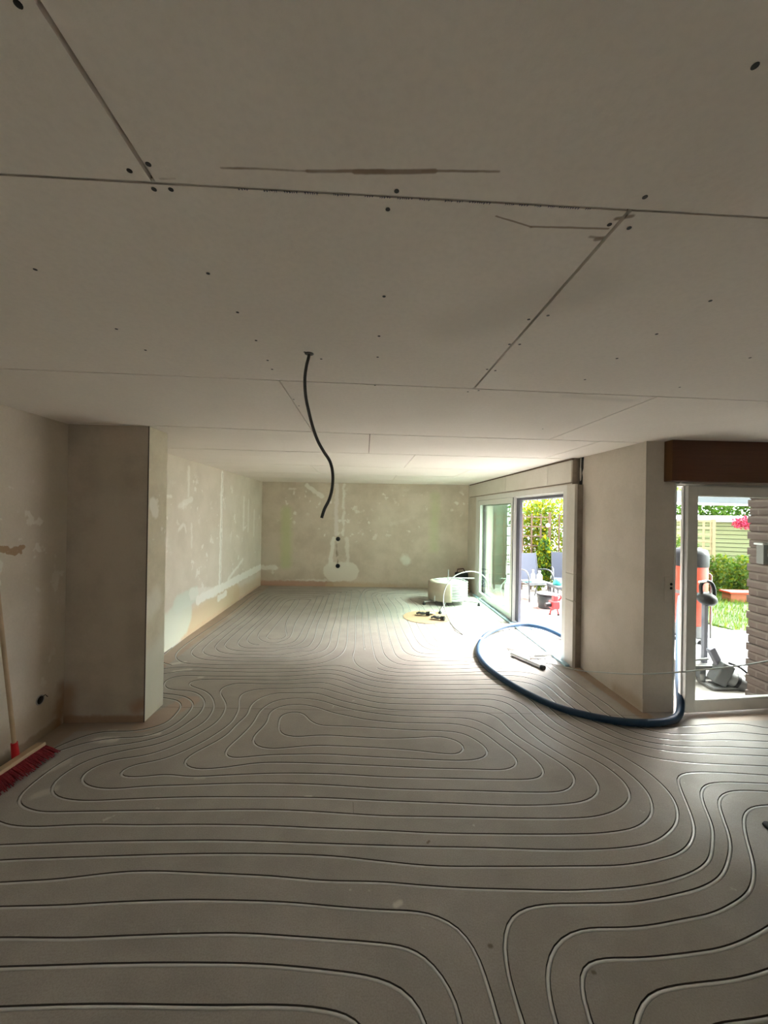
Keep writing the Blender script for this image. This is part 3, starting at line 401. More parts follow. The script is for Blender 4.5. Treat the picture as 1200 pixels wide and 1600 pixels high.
  [(1.220, 7.400), (1.120, 7.620), (0.746, 7.776), (0.811, 7.205), (0.808, 6.710), (0.806, 6.278), (0.810, 5.950), (0.833, 5.221), (0.867, 4.956), (0.997, 4.849), (1.186, 4.866), (1.288, 4.948), (1.313, 5.047), (1.245, 5.400), (1.220, 6.200), (1.220, 7.400)],
  [(1.070, 7.000), (1.000, 7.300), (0.898, 7.650), (0.974, 7.059), (0.968, 6.583), (0.938, 5.900), (0.960, 5.345), (0.989, 5.066), (1.080, 5.010), (1.165, 5.047), (1.191, 5.162), (1.120, 5.600), (1.070, 6.000), (1.070, 7.000)],
 ],
 'door': [
  [(2.040, 8.200), (2.050, 6.000), (2.050, 5.000), (2.073, 4.261), (2.078, 3.891), (2.081, 3.653), (2.108, 3.383), (2.104, 3.253), (2.159, 3.083), (2.255, 3.003), (2.319, 2.947), (2.447, 2.916), (2.596, 2.911), (2.782, 2.925), (2.991, 2.934), (3.207, 2.886), (3.711, 2.860), (4.279, 2.806)],
  [(2.160, 8.200), (2.160, 6.000), (2.160, 5.200), (2.159, 4.155), (2.175, 3.820), (2.198, 3.564), (2.221, 3.343), (2.211, 3.199), (2.249, 3.081), (2.447, 3.018), (2.816, 3.035), (3.042, 3.054), (3.223, 3.027), (3.304, 2.974), (3.811, 2.938), (4.381, 2.873)],
 ],
}
def clean(run):
    P = [Vector(p) for p in run]; ch = True
    while ch:
        ch = False
        for i in range(1, len(P)-1):
            a = P[i]-P[i-1]; b = P[i+1]-P[i]
            if a.length < .015 or (a.length > 0 and b.length > 0 and a.angle(b) > 1.75 and min(a.length, b.length) < .14):
                del P[i]; ch = True; break
    S = spline(P, .03)
    # even out the spacing, then two smoothing passes
    R = [S[0]]
    for p in S[1:]:
        if (p-R[-1]).length >= .028: R.append(p)
    if (R[-1]-S[-1]).length > .01: R.append(S[-1])
    for _ in range(4): R = [R[0]]+[(R[i-1]+R[i]*2+R[i+1])/4 for i in range(1, len(R)-1)]+[R[-1]]
    return R
RUNS = {k: [clean(r_) for r_ in v] for k, v in PIPES.items()}
# ------------------------------------------------------------ the floor with its milled slots
YB0, YB1 = 8.90, 8.72                                     # back wall, left and right end
outline = [(-2.5, -2.7), (5.8, -2.7), (5.8, 3.30), (2.60, 3.30), (2.60, 4.28), (2.36, 4.28), (2.36, 8.95), (-2.5, 8.95)]
HW = .0092
verts = [Vector(p) for p in outline]; faces = [list(range(len(outline)))]
def offs(R, d):
    o = []
    for i, p in enumerate(R):
        t = (R[min(i+1, len(R)-1)]-R[max(i-1, 0)]).normalized(); o.append(Vector((p.x-t.y*d, p.y+t.x*d)))
    return o
def inside(p):
    x, y = p; return -2.45 < x < 5.7 and -2.6 < y and ((y < 3.26) or (y < 4.24 and x < 2.56) or (x < 2.33 and y < 8.85))
chan = MB(); SLOT = []
for k, rs in RUNS.items():
    for j, R in enumerate(rs):
        # cut a run where it leaves the floor
        cur = []
        for p in R+[None]:
            if p is not None and inside(p): cur.append(p)
            else:
                if len(cur) > 3: SLOT.append((k, cur))
                cur = []
for k, R in SLOT:
    a = offs(R, HW); b = offs(R, -HW)
    for i0 in range(0, len(R)-1, 24):                     # short pieces, so that a closing loop never overlaps itself
        i1 = min(i0+24, len(R)-1); n0 = len(verts)
        verts += a[i0:i1+1]+b[i0:i1+1][::-1]; faces.append(list(range(n0, len(verts)))[::-1])
    n = len(R); D = .019
    vs = [(p.x, p.y, 0) for p in a]+[(p.x, p.y, -D) for p in a]+[(p.x, p.y, -D) for p in b]+[(p.x, p.y, 0) for p in b]
    fs = []
    for i in range(n-1):
        for q in range(3): fs.append((q*n+i, q*n+i+1, (q+1)*n+i+1, (q+1)*n+i))
    fs += [(0, n, 2*n, 3*n), (n-1, 2*n-1, 3*n-1, 4*n-1)]
    chan.add(vs, fs, 1)
ov, oe, of, _, _, forig = delaunay_2d_cdt(verts, [], faces, 1, 1e-5)
top = MB(); top.v = [(p.x, p.y, 0.) for p in ov]
for q, src in zip(of, forig):
    if len(src) == 1 and src[0] == 0: top.f.append(tuple(q)); top.m.append(0); top.sm.append(False)
top.add(chan.v, chan.f, 1)
top.box((-2.5, -2.7, -.10), (5.8, 3.3, -.021)); top.box((-2.5, 3.3, -.10), (2.6, 4.28, -.021)); top.box((-2.5, 4.28, -.10), (2.36, 8.95, -.021))
fl = top.build('floor', [MAT['floor'], MAT['groove']], recalc=False); tag(fl, kind='structure')
PIPEINFO = {
 'centre': 'silver heating pipe running in a double spiral over the middle of the room',
 'pillar': 'heating pipe turning closest around the foot of the left pillar, then crossing the room',
 'right': 'heating pipe runs bending round the bare patch at the lower right of the floor',
 'bottomleft': 'heating pipe curves nearest the camera at the lower left, turning down out of view',
 'backleft': 'heating pipe in long narrow loops before the left half of the back wall',
 'outer': 'heating pipe framing the back left loops and passing between the two far fields',
 'backright': 'heating pipe in long loops under the cardboard disc and the white coil',
 'door': 'heating pipe pair running along the sliding door sill and round the wall corner'}
for k, lab in PIPEINFO.items():
    mb = MB()
    for kk, R in SLOT:
        if kk == k: mb.tube([(p.x, p.y, -.0088) for p in R], .0080, 8)
    tag(mb.build('heating_pipe', MAT['pipe']), lab, 'pipe', 'underfloor heating pipes')
# ------------------------------------------------------------ room shell
def struct(name, mb, mats, bevel=0, parent=None, recalc=True):
    o = mb.build(name, mats, parent, bevel, recalc)
    if parent is None: o['kind'] = 'structure'
    return o
ZT = 2.75
struct('wall_left', MB().box((XL-.3, -2.9, -.15), (XL, 9.3, ZT)), MAT['wall_left'])
struct('wall_back', MB().prism([(XL-.3, YB0+.01), (2.8, YB1-.02), (2.8, 9.3), (XL-.3, 9.3)], -.15, ZT), MAT['wall_back'])
struct('wall_rear', MB().box((XL-.3, -2.9, -.15), (-1.6, -2.6, ZT)).box((-.8, -2.9, -.15), (6.1, -2.6, ZT)).box((-1.6, -2.9, -.15), (-.8, -2.6, 1.1)).box((-1.6, -2.9, 2.1), (-.8, -2.6, ZT)), MAT['wall_room'])
struct('wall_far_right', MB().box((5.6, -2.9, -.15), (5.9, 3.6, ZT)), MAT['wall_room'])
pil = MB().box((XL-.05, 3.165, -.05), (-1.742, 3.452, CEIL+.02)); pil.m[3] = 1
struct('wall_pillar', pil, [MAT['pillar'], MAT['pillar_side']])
struct('trim_1', MB().box((-1.7455, 3.1615, 0), (-1.7395, 3.1675, CEIL)), simple('rusty corner bead', (.07, .05, .035), .8))  # near-black strip along the pillar's front corner
wr = MB().box((2.445, 3.24, -.1), (2.715, 4.29, ZT))
struct('wall_right', wr, MAT['wall_right'])
struct('trim_2', MB().box((2.4425, 3.2375, .12), (2.4475, 3.2425, CEIL)), simple('worn corner bead', (.50, .45, .38), .6))
struct('wall_front_right', MB().box((2.715, 3.24, 2.012), (5.9, 3.5, ZT)).box((3.93, 3.24, -.1), (5.9, 3.5, 2.02)), MAT['wall_right'])
# header and strip around the sliding door
struct('wall_sliding_door', MB().box((2.36, 4.29, 2.07), (2.715, 9.0, ZT)).box((2.36, 8.06, -.1), (2.715, 9.0, 2.08)).box((2.41, 4.29, -.1), (2.715, 4.40, 2.08)), MAT['wall_right'])
hp = MB().box((2.345, 4.286, 2.092), (2.362, 4.86, 2.345)).box((2.345, 4.864, 2.092), (2.362, 6.343, 2.345)).box((2.345, 6.354, 2.092), (2.362, 8.60, 2.345))
struct('trim_3', hp, MAT['gypsum'], .002)
struct('trim_9', MB().box((2.3585, 4.29, 2.08), (2.3605, 8.6, 2.36)), MAT['raw'])  # dark sheet behind the panels puts shade into their joints
struct('trim_4', MB().box((2.352, 4.28, 2.352), (2.375, 8.6, 2.366)).box((2.36, 4.284, 2.345), (2.37, 8.6, 2.353)), simple('dark brown batten', (.16, .10, .07), .8))  # dark strips painted in as the shaded gap under the ceiling
struct('trim_5', MB().box((2.362, 4.284, 2.06), (2.444, 4.30, 2.368)).box((2.375, 4.208, 0), (2.444, 4.30, 2.06)), MAT['raw'])
# joint blocks of the white door post
post = MB().box((2.345, 4.204, 0), (2.378, 4.372, .74)).box((2.345, 4.204, .745), (2.378, 4.372, 1.045)).box((2.345, 4.204, 1.05), (2.378, 4.372, 2.066))
struct('trim_6', post, MAT['pvc_brown'], .002)
# dark plate painted as a shaded hole above the post, right of the header
hole = [(0, 0), (.03, -.02), (.045, .05), (.05, .12), (.035, .17), (.06, .22), (.058, .30), (.07, .345), (-.01, .345), (-.012, .25), (.005, .2), (0, .12), (-.012, .06)]
hm = T(2.443, 4.27, 2.025) @ Matrix(((0, 0, 1, 0), (-1, 0, 0, 0), (0, 1, 0, 0), (0, 0, 0, 1)))
hb = MB().prism(hole, -.004, .0005, 0, hm)
hb.prism([(.012, .08), (.028, .09), (.036, .16), (.022, .24), (.03, .34), (.008, .34), (.006, .2)], -.009, -.003, 1, hm)
struct('wall_hole', hb, [MAT['rubber'], MAT['pvc_brown']], parent=None)
# ceiling: separate boards screwed under a dark layer
rows = [[(-2.5, .795), (5.8, .80)], [(-2.5, 1.905), (5.8, 2.16)], [(-2.5, 3.10), (-1.7, 3.13), (.15, 3.255), (5.8, 3.38)], [(-2.5, 4.25), (-.23, 4.32), (2.06, 4.36), (5.8, 4.45)], [(-2.5, 5.47), (.55, 5.62), (2.6, 5.66)], [(-2.5, 6.66), (1.55, 6.82), (2.6, 6.85)], [(-2.5, 7.75), (2.6, 7.85)]]
def ry(row, x):
    R = rows[row]
    for (x0, y0), (x1, y1) in zip(R, R[1:]):
        if x <= x1: return y0+(y1-y0)*(x-x0)/(x1-x0)
    return R[-1][1]
GAP = .0034
cb = MB()
def boardrow(ylo, yhi, cuts, xr, gaps=None, zlo=0):
    xs = [-2.5]+cuts+[xr]
    for i, (a, b) in enumerate(zip(xs, xs[1:])):
        gl = (gaps or {}).get(i, GAP); gr = (gaps or {}).get(i+1, GAP)
        m = 6; pts = [(a+gl+(b-a-gl-gr)*k/m, 0) for k in range(m+1)]
        gy = lambda y: .0034 if y < 1.5 else .0052 if y < 2.6 else .008 if y < 4 else .010
        lo = [(x, ylo(x)+gy(ylo(x))) for x, _ in pts]; hi = [(x, yhi(x)-gy(yhi(x))) for x, _ in pts][::-1]
        cb.prism(lo+hi, CEIL+zlo, CEIL+.0125)
boardrow(lambda x: -2.65, lambda x: -1.6, [1.2], 5.8)
boardrow(lambda x: -1.6, lambda x: -.4, [-.6, 2.2], 5.8)
boardrow(lambda x: -.4, lambda x: ry(0, x), [-.437, 2.3], 5.8, {1: .0045}, -.002)
boardrow(lambda x: ry(0, x)+.003, lambda x: ry(1, x), [.559, 2.9], 5.8, {1: .005})
boardrow(lambda x: ry(1, x), lambda x: ry(2, x), [-.447, 1.59], 5.8)
boardrow(lambda x: ry(2, x), lambda x: ry(3, x), [.027, 2.064], 2.7)
boardrow(lambda x: ry(3, x), lambda x: ry(4, x), [.553], 2.6)
boardrow(lambda x: ry(4, x), lambda x: ry(5, x), [-.8, 1.56], 2.6)
boardrow(lambda x: ry(5, x), lambda x: ry(6, x), [.54], 2.6)
boardrow(lambda x: ry(6, x), lambda x: 8.95, [1.4], 2.6)
cb.prism([(-2.6, -2.9), (6.05, -2.9), (6.05, 4.15), (3.15, 4.15), (3.15, 9.25), (-2.6, 9.25)], CEIL+.0125, CEIL+.3, 1)  # slab runs past the walls as unseen eaves, added to shade both doors
ce = struct('ceiling', cb, [MAT['ceiling'], MAT['joint']])
# tapered lip of the nearest board edge with its printed line
lip = MB(); 
for i in range(12):
    x0 = -1.0+i*.2; x1 = x0+.2
    lip.add([(x0, ry(0, x0)-.0035, CEIL-.0022), (x1, ry(0, x1)-.0035, CEIL-.0022), (x1, ry(0, x1)+.0005, CEIL-.0005), (x0, ry(0, x0)+.0005, CEIL-.0005), (x0, ry(0, x0)-.0035, CEIL+.001), (x1, ry(0, x1)-.0035, CEIL+.001), (x1, ry(0, x1)+.0005, CEIL+.001), (x0, ry(0, x0)+.0005, CEIL+.001)],
            [(0, 3, 2, 1), (4, 5, 6, 7), (0, 1, 5, 4), (1, 2, 6, 5), (2, 3, 7, 6), (3, 0, 4, 7)])
lip.build('board_edge', MAT['gypsum'], ce)
ink = MB(); x = -.272
rnd = random.Random(3)
while x < .48:
    for _ in range(rnd.randint(3, 9)):
        wd = rnd.choice((.0022, .003, .004)); y0 = ry(0, x)+.0042; hgt = rnd.uniform(.0035, .0055)
        z0 = CEIL-.0004
        if rnd.random() < .5: ink.box((x, y0, z0), (x+wd*.45, y0+hgt, z0+.0003)).box((x, y0+hgt*.4, z0), (x+wd, y0+hgt*.6, z0+.0003))
        else: ink.box((x, y0, z0), (x+wd, y0+hgt*.3, z0+.0003)).box((x+wd*.3, y0, z0), (x+wd*.7, y0+hgt, z0+.0003))
        x += wd+.0016
    x += rnd.choice((.008, .012, .03))
ink.build('printed_line', MAT['ink'], ce)
for (x, y) in [
 (-0.928, 1.113), (-0.450, 1.095), (-0.437, 1.303), (-0.927, 1.460), (-0.926, 1.645), (-0.447, 0.815), (-0.412, 0.813), (-0.470, 0.771), (-0.425, 0.754), (0.053, 0.783), (0.038, 0.834), (0.564, 0.763), (0.541, 0.843), (0.592, 0.850), (0.046, 1.171), (0.040, 1.436), (0.041, 1.631), (0.540, 1.271), (0.592, 1.241), (0.547, 1.463), (0.586, 1.460), (0.543, 1.724), (0.585, 1.736), (1.037, 1.118), (1.039, 1.336), (1.040, 1.556), (1.052, 1.811), (1.567, 1.502), (0.555, 0.531), (-0.465, 0.525), (-0.435, 1.513), (-0.440, 1.709), (-0.446, 1.815), (-0.262, 1.606), (-0.202, 1.673), (0.542, 2.050), (0.593, 2.023), (0.039, 1.994), (1.582, 1.873), (-0.434, 2.292), (-0.427, 2.428), (1.344, 2.875)
]:
    s_ = MB().lathe([(.0052, 0), (.0052, .002), (.002, .0022)], n=12).build('screw', MAT['screw'], ce); s_.location = (x, y, CEIL-.0008 if y > .8 else CEIL-.0028)
# unseen window added behind the camera to brighten the near end
for n_, (wx0, wx1, wz0, wz1) in enumerate(((-1.6, -.8, 1.1, 2.1),)):
    t = thing('window_%d' % (n_+1), ((wx0+wx1)/2, -2.75, wz0), None, None); tag(t, kind='structure'); xm = (wx0+wx1)/2
    MB().box((wx0, -2.8, wz0), (wx1, -2.72, wz0+.07)).box((wx0, -2.8, wz1-.07), (wx1, -2.72, wz1)).box((wx0, -2.8, wz0), (wx0+.07, -2.72, wz1)).box((wx1-.07, -2.8, wz0), (wx1, -2.72, wz1)).box((xm-.035, -2.8, wz0), (xm+.035, -2.72, wz1)).build('window_frame', MAT['pvc'], t)
    MB().box((wx0+.07, -2.765, wz0+.07), (wx1-.07, -2.76, wz1-.07)).build('glass_pane', MAT['glass'], t); place(t)
# ------------------------------------------------------------ sliding door
d1 = thing('door_1', (2.4, 6.2, 0), None, None); tag(d1, kind='structure')
P = []
f1 = MB()
f1.box((2.347, 4.376, 1.990), (2.50, 8.06, 2.070)); f1.box((2.347, 4.376, 0), (2.43, 4.462, 1.995)); f1.box((2.347, 7.90, 0), (2.50, 8.06, 1.995)); f1.box((2.38, 4.40, 1.972), (2.40, 5.98, 1.992))
f1.build('door_frame', MAT['pvc'], d1, .004)
f2 = MB().box((2.405, 4.43, 1.935), (2.56, 8.0, 1.975)); f2.box((2.402, 5.875, .03), (2.445, 6.02, 1.972)); f2.box((2.46, 4.42, .0), (2.60, 4.468, 1.99))
f2.build('outer_stile', MAT['anthracite'], d1, .003)
f3 = MB()
f3.box((2.350, 5.985, .02), (2.40, 6.115, 1.985)); f3.box((2.350, 7.78, .02), (2.40, 7.895, 1.985)); f3.box((2.352, 6.1, 1.895), (2.398, 7.8, 1.985)); f3.box((2.352, 6.1, .02), (2.398, 7.8, .115))
sash = f3.build('sash', MAT['pvc'], d1, .004)
MB().box((2.372, 6.11, .11), (2.378, 7.79, 1.90)).build('glass_pane', MAT['glass_green'], sash)
MB().box((2.346, 5.996, .02), (2.350, 6.016, 1.985)).build('seal', MAT['rubber'], sash)
f4 = MB().box((2.448, 7.80, .03), (2.49, 7.89, 1.97)).box((2.448, 6.0, 1.88), (2.49, 7.9, 1.935)).box((2.448, 6.0, .03), (2.49, 7.9, .10)); f4.build('outer_sash', MAT['anthracite'], d1)
MB().box((2.466, 6.0, .10), (2.472, 7.82, 1.88)).build('glass_pane', MAT['glass'], d1)
h = MB().box((2.344, 6.13, .93), (2.351, 6.165, 1.01)).tube([(2.35, 6.147, .985), (2.318, 6.147, .98), (2.312, 6.15, .96), (2.312, 6.165, .74), (2.318, 6.168, .73)], .010, 8); h.build('door_handle', MAT['white'], sash)
tr = MB().box((2.285, 4.24, 0), (2.335, 8.0, .022)).box((2.485, 4.24, -.01), (2.535, 8.0, .022)); tr.build('film_strip', MAT['bluefilm'], d1)
MB().box((2.335, 4.29, -.1), (2.485, 8.05, .012)).box((2.535, 4.29, -.12), (2.72, 8.05, -.005)).build('threshold', MAT['alu'], d1)
place(d1)
# ------------------------------------------------------------ glazed door on the right, standing ajar
d2 = thing('door_2', (2.75, 3.3, 0), None, None); tag(d2, kind='structure')
MB().box((2.706, 3.233, .0), (2.722, 3.33, 2.012)).box((2.722, 3.26, 1.985), (3.93, 3.33, 2.03)).box((3.88, 3.27, 0), (3.93, 3.33, 2.0)).build('door_frame', MAT['pvc'], d2, .003)
MB().box((2.72, 3.24, -.1), (3.93, 3.55, -.004)).build('threshold', simple('pinkish stone sill', (.42, .33, .28), .6, nscale=6, namt=.3), d2)
LM = T(2.785, 3.185, 0) @ rot('Z', .075)
lf = MB()
def LB(a, b, m_=lf): m_.box(a, b, 0, LM)
LB((0, 0, .022), (.092, .062, 1.985)); LB((1.0, 0, .022), (1.092, .062, 1.985)); LB((.09, 0, 1.905), (1.0, .062, 1.985)); LB((.09, 0, .022), (1.0, .062, .118))
LB((-.012, .036, .03), (.0, .062, 1.98)); LB((.09, .004, .118), (.1, .03, 1.905)); LB((.09, .004, 1.895), (1.0, .03, 1.907)); LB((.09, .004, .115), (1.0, .03, .127))
leaf = lf.build('door_leaf', MAT['pvc'], d2, .004)
g = MB().box((.09, .034, .115), (1.0, .040, 1.905), 0, LM).build('glass_pane', MAT['glass'], leaf)
place(d2)
# roller shutter casing
sc_ = MB().box((2.606, 3.150, 2.020), (5.5, 3.244, 2.372)); sc_.m[5] = 1
ss = sc_.build('trim_7', [MAT['darkwood'], MAT['amberwood']], bevel=.003); tag(ss, kind='structure')
struct('trim_8', MB().box((2.715, 3.20, 2.002), (3.95, 3.25, 2.019)), MAT['pvc_brown'])
# ------------------------------------------------------------ ceiling cable
p = [(-.246, 1.62, 2.43), (-.246, 1.62, 2.366), (-.256, 1.62, 2.32), (-.262, 1.62, 2.265), (-.257, 1.62, 2.19), (-.243, 1.62, 2.125), (-.225, 1.62, 2.06), (-.203, 1.62, 2.003), (-.178, 1.62, 1.96), (-.152, 1.62, 1.92), (-.140, 1.62, 1.87), (-.141, 1.62, 1.81), (-.153, 1.62, 1.76), (-.172, 1.62, 1.72), (-.183, 1.62, 1.683)]
ca = thing('electric_conduit', (-.246, 1.62, CEIL), 'thin dark conduit hanging in a wavy line from the ceiling', 'cable')
SP = spline(p, .004); MB().tube(SP, [.0062+.0006*(i % 2) for i in range(len(SP))], 8).build('conduit', MAT['cable'], ca)
MB().lathe([(.013, -.004), (.019, -.002), (.0195, .001), (.012, .002)], (-.246, 1.62, CEIL), 14).build('sleeve', MAT['cable'], ca)
place(ca)
# ------------------------------------------------------------ wall boxes
def socketbox(name, c, nrm, rad, label, group=None, white=True):
    """flush round box: ring, dark cup"""
    o = thing(name, c, label, 'socket', group)
    m_ = Vector((0, 0, 1)).rotation_difference(Vector(nrm)).to_matrix().to_4x4()
    MB().lathe([(rad, -.01), (rad, .004), (rad*.82, .004), (rad*.8, -.008)], (0, 0, 0), 20, 0, m_).build('rim', MAT['rubber'] if not white else MAT['steel'], o)
    MB().lathe([(rad*.82, -.008), (rad*.82, .001), (rad*.1, .001)], (0, 0, 0), 20, 0, m_).build('cup', MAT['black'], o)
    return o
socketbox('socket_box', (-.615, YB0-.065-.018, 1.088), (0, -1, 0), .05, 'black round socket box in the back wall, upper of the two', white=False)
socketbox('socket_box', (-.61, YB0-.065-.018, .471), (0, -1, 0), .05, 'black round socket box in the back wall, lower of the two', white=False)
o = socketbox('socket_box', (XL+.001, 2.94, .292), (1, 0, 0), .036, 'small grey and black socket box low on the left wall near the corner')
MB().tube([(0, .01, .01), (.02, .02, .03), (.03, .03, .01)], .003, 6).build('wire', MAT['black'], o)
o = thing('switch_plate', (2.655, 3.239, 1.08), 'pale raised plate with two dark holes beside the right door', 'socket')
MB().box((-.035, -.012, -.11), (.035, 0, .11)).build('plate', MAT['wall_right'], o, .008)
for dz in (.045, .01): MB().lathe([(.012, 0), (.012, .003), (.002, .003)], (.02, -.0125, dz), 10, 0, rot('X', PI/2)).build('hole', MAT['black'], o)
# ------------------------------------------------------------ broom
br = thing('broom', (-2.19, 2.6, 0), 'push broom with red bristles and a pale wooden pole leaning on the left wall', 'broom')
BM = T(-2.215, 2.50, 0) @ rot('Z', math.radians(86)) @ rot('X', math.radians(-8))
bk = MB().box((-.26, -.032, .062), (.265, .032, .088), 0, BM); bk.build('head_block', MAT['beech'], br, .006)
bm_ = MB(); rb = random.Random(5)
for i in range(84):
    for j in range(9):
        x = -.255+.51*i/83+rb.uniform(-.004, .004); y = -.028+.056*j/8
        fx = (x/.26)*.035+rb.uniform(-.012, .012); fy = (y/.03)*.04-.040+rb.uniform(-.014, .014)
        a = BM @ Vector((x, y, .064)); b = BM @ Vector((x+fx, y+fy, .064)); b.z = .003+rb.uniform(0, .012)
        bm_.tube([a, (a+b)/2+Vector((0, 0, .004)), b], [.0042, .0045, .0028], 4, caps=False)
bm_.build('bristles', MAT['bristle'], br)
base = Vector((-2.262, 2.630, .075)); topp = Vector((-2.335, 2.535, 1.40))
MB().tube([base, base+(topp-base)*.07], [.022, .018], 12).build('socket', MAT['red'], br)
MB().tube([base+(topp-base)*.05, topp], [.0125, .0125], 12).build('pole', MAT['beech'], br)
place(br)
MB_ = MB().box((-.02, -.03, 0), (.02, .03, .02)); o = MB_.build('plastic_clip', MAT['black'], None, .004); o.location = (-2.325, 2.72, .0); tag(o, 'small black plastic piece at the foot of the left wall behind the broom', 'clip')
# ------------------------------------------------------------ white coil on its unwinder
cx, cy = 1.62, 7.36
co = thing('pipe_coil', (cx, cy, .07), 'big coil of white plastic pipe by the sliding door, one end looped in the air', 'pipe coil')
cb_ = MB(); rc = random.Random(2); path = []
for layer in range(3):
    for i in range(13*24):
        a = 2*PI*i/24; z = .085+.325*(i/(13*24)) if layer % 2 == 0 else .41-.325*(i/(13*24))
        R_ = .36-.026*layer+.006*math.sin(a*1.3+i*.05)
        path.append((cx+R_*math.cos(a), cy+R_*math.sin(a), z+.006*math.sin(a*2+i*.02)))
cb_.tube(path, .0125, 6); cb_.lathe([(.17, .08), (.33, .08), (.33, .40), (.17, .415)], (cx, cy, 0), 24)
cb_.build('windings', MAT['white_pipe'], co)
wp = MB(); 
vs = []; n = 16
for i in range(n+1):
    a = math.radians(168+i*(268-168)/n)
    for rr, z in ((.378, .075), (.386, .24), (.374, .40), (.30, .436)): vs.append((cx+rr*math.cos(a), cy+rr*math.sin(a), z))
wp.add(vs, [(i*4+k, i*4+k+1, i*4+5+k, i*4+4+k) for i in range(n) for k in range(3)], 0, True)
o = wp.build('wrapping', MAT['wrap'], co); so = o.modifiers.new('s', 'SOLIDIFY'); so.thickness = .004; so.offset = 1
loop = [(2.016, 7.200, 0.119), (2.107, 7.050, 0.129), (2.207, 6.950, 0.223), (2.254, 6.900, 0.374), (2.202, 6.800, 0.520), (2.076, 6.700, 0.638), (1.920, 6.600, 0.703), (1.735, 6.500, 0.717), (1.540, 6.420, 0.668), (1.396, 6.350, 0.551), (1.319, 6.280, 0.415), (1.294, 6.200, 0.254), (1.318, 6.100, 0.114), (1.358, 5.950, 0.013), (1.359, 5.535, 0.020), (1.407, 5.352, 0.004)]
MB().tube(spline(loop, .03), .0095, 8).build('loose_end', MAT['white_pipe'], co)
place(co)
st = thing('coil_stand', (cx, cy, 0), 'steel unwinding stand with thin legs carrying the white pipe coil', 'stand')
MB().tube([(cx, cy, .02), (cx, cy, .63)], .009, 8).build('spindle', MAT['steel'], st)
MB().tube([(cx-.02, cy, .47), (cx+.50, cy-.05, .47)], .010, 8).build('guide_arm', MAT['white_pipe'], st)
for a in (205, 250, 330, 60):
    c_, s_ = math.cos(math.radians(a)), math.sin(math.radians(a)); L_ = {205: .55, 250: .95, 330: .60, 60: .5}[a]
    l = MB().tube([(cx, cy, .055), (cx+c_*L_, cy+s_*L_, .055)], .011, 8).build('leg', MAT['steel'], st)
    MB().lathe([(.028, 0), (.028, .035), (.012, .045), (.012, .06)], (cx+c_*L_, cy+s_*L_, 0), 12).build('foot', MAT['rubber'], l)
MB().tube([(1.291, 6.980, 0.094), (1.290, 6.980, 0.199)], .010, 8).build('stop_pin', MAT['steel'], st)
place(st)
# black case behind it
kc = thing('tool_case', (2.13, 8.35, .12), 'black case with a round reel front behind the white coil in the corner', 'case')
MB().box((-.13, -.09, 0), (.13, .09, .30)).build('case_body', MAT['black'], kc, .02)
MB().tube([(.06+.055*math.cos(a*PI/8), -.10, .12+.055*math.sin(a*PI/8)) for a in range(16)], .008, 6, closed=True).build('reel_ring', MAT['steel'], kc)
MB().tube([(-.10, 0, .30), (-.09, 0, .37), (.04, 0, .385), (.09, 0, .30)], .012, 8).build('handle', simple('dark maroon grip', (.08, .015, .012), .5), kc)
o = MB().box((-.17, -.11, 0), (.17, .11, .12)).build('cardboard_box', MAT['card'], None, .003); o.location = (2.13, 8.37, 0); tag(o, 'flat brown cardboard box under the black case in the far corner', 'box')
# cardboard disc with gloves
o = MB().lathe([(.001, 0), (.385, 0), (.385, .006), (.001, .006)], n=48, smooth=False).build('cardboard_disc', MAT['card']); o.location = (1.035, 6.28, .001)
o.rotation_euler = (0, 0, .3); tag(o, 'round brown cardboard disc lying on the floor before the coil', 'disc')
def glove(loc, rz, label, curl=0):
    o = thing('work_glove', loc, label, 'glove', rz=rz)
    g_ = MB(); g_.ball((0, 0, .022), .045, 8, 0, (1.15, 1, .42)); g_.tube([(-.045, 0, .02), (-.10, 0, .022)], [.032, .036], 10)
    for q, (dy, L_) in enumerate(((-.030, .062), (-.010, .074), (.011, .070), (.030, .055))):
        g_.tube([(.030, dy, .022), (.045+L_*.45, dy*1.15, .030), (.045+L_, dy*1.2+curl, .014)], [.012, .011, .008], 8)
    g_.tube([(-.01, -.035, .020), (.015, -.062, .022), (.045, -.072, .014)], [.014, .012, .009], 8)
    g_.build('glove_shell', MAT['rubber'], o)
    MB().tube([(-.088, 0, .022), (-.106, 0, .023)], [.037, .038], 10).build('cuff', MAT['black'], o)
    return o
glove((.99, 6.36, .020), 2.9, 'black work glove on the cardboard disc, the one farther back')
glove((1.19, 6.10, .020), 2.6, 'black work glove on the cardboard disc, the one nearer its front edge', .01)
rg = MB(); rr_ = random.Random(9)
pts = [(rr_.uniform(-.05, .05), rr_.uniform(-.03, .03), 0) for _ in range(4)]
G = 9; vv = []
for i in range(G):
    for j in range(G):
        x = (i/(G-1)-.5)*.12; y = (j/(G-1)-.5)*.10; vv.append((x+.01*math.sin(j*1.9), y+.01*math.sin(i*2.3), .008+.02*abs(math.sin(i*1.3+j*.9))+.01*math.cos(j*2.1)))
rg.add(vv, [(i*G+j, i*G+j+1, (i+1)*G+j+1, (i+1)*G+j) for i in range(G-1) for j in range(G-1)], 0, True)
o = rg.build('paper_tissue', MAT['white']); o.location = (1.13, 6.42, .008); so = o.modifiers.new('s', 'SOLIDIFY'); so.thickness = .003; tag(o, 'small crumpled white tissue beside the gloves on the cardboard disc', 'tissue')
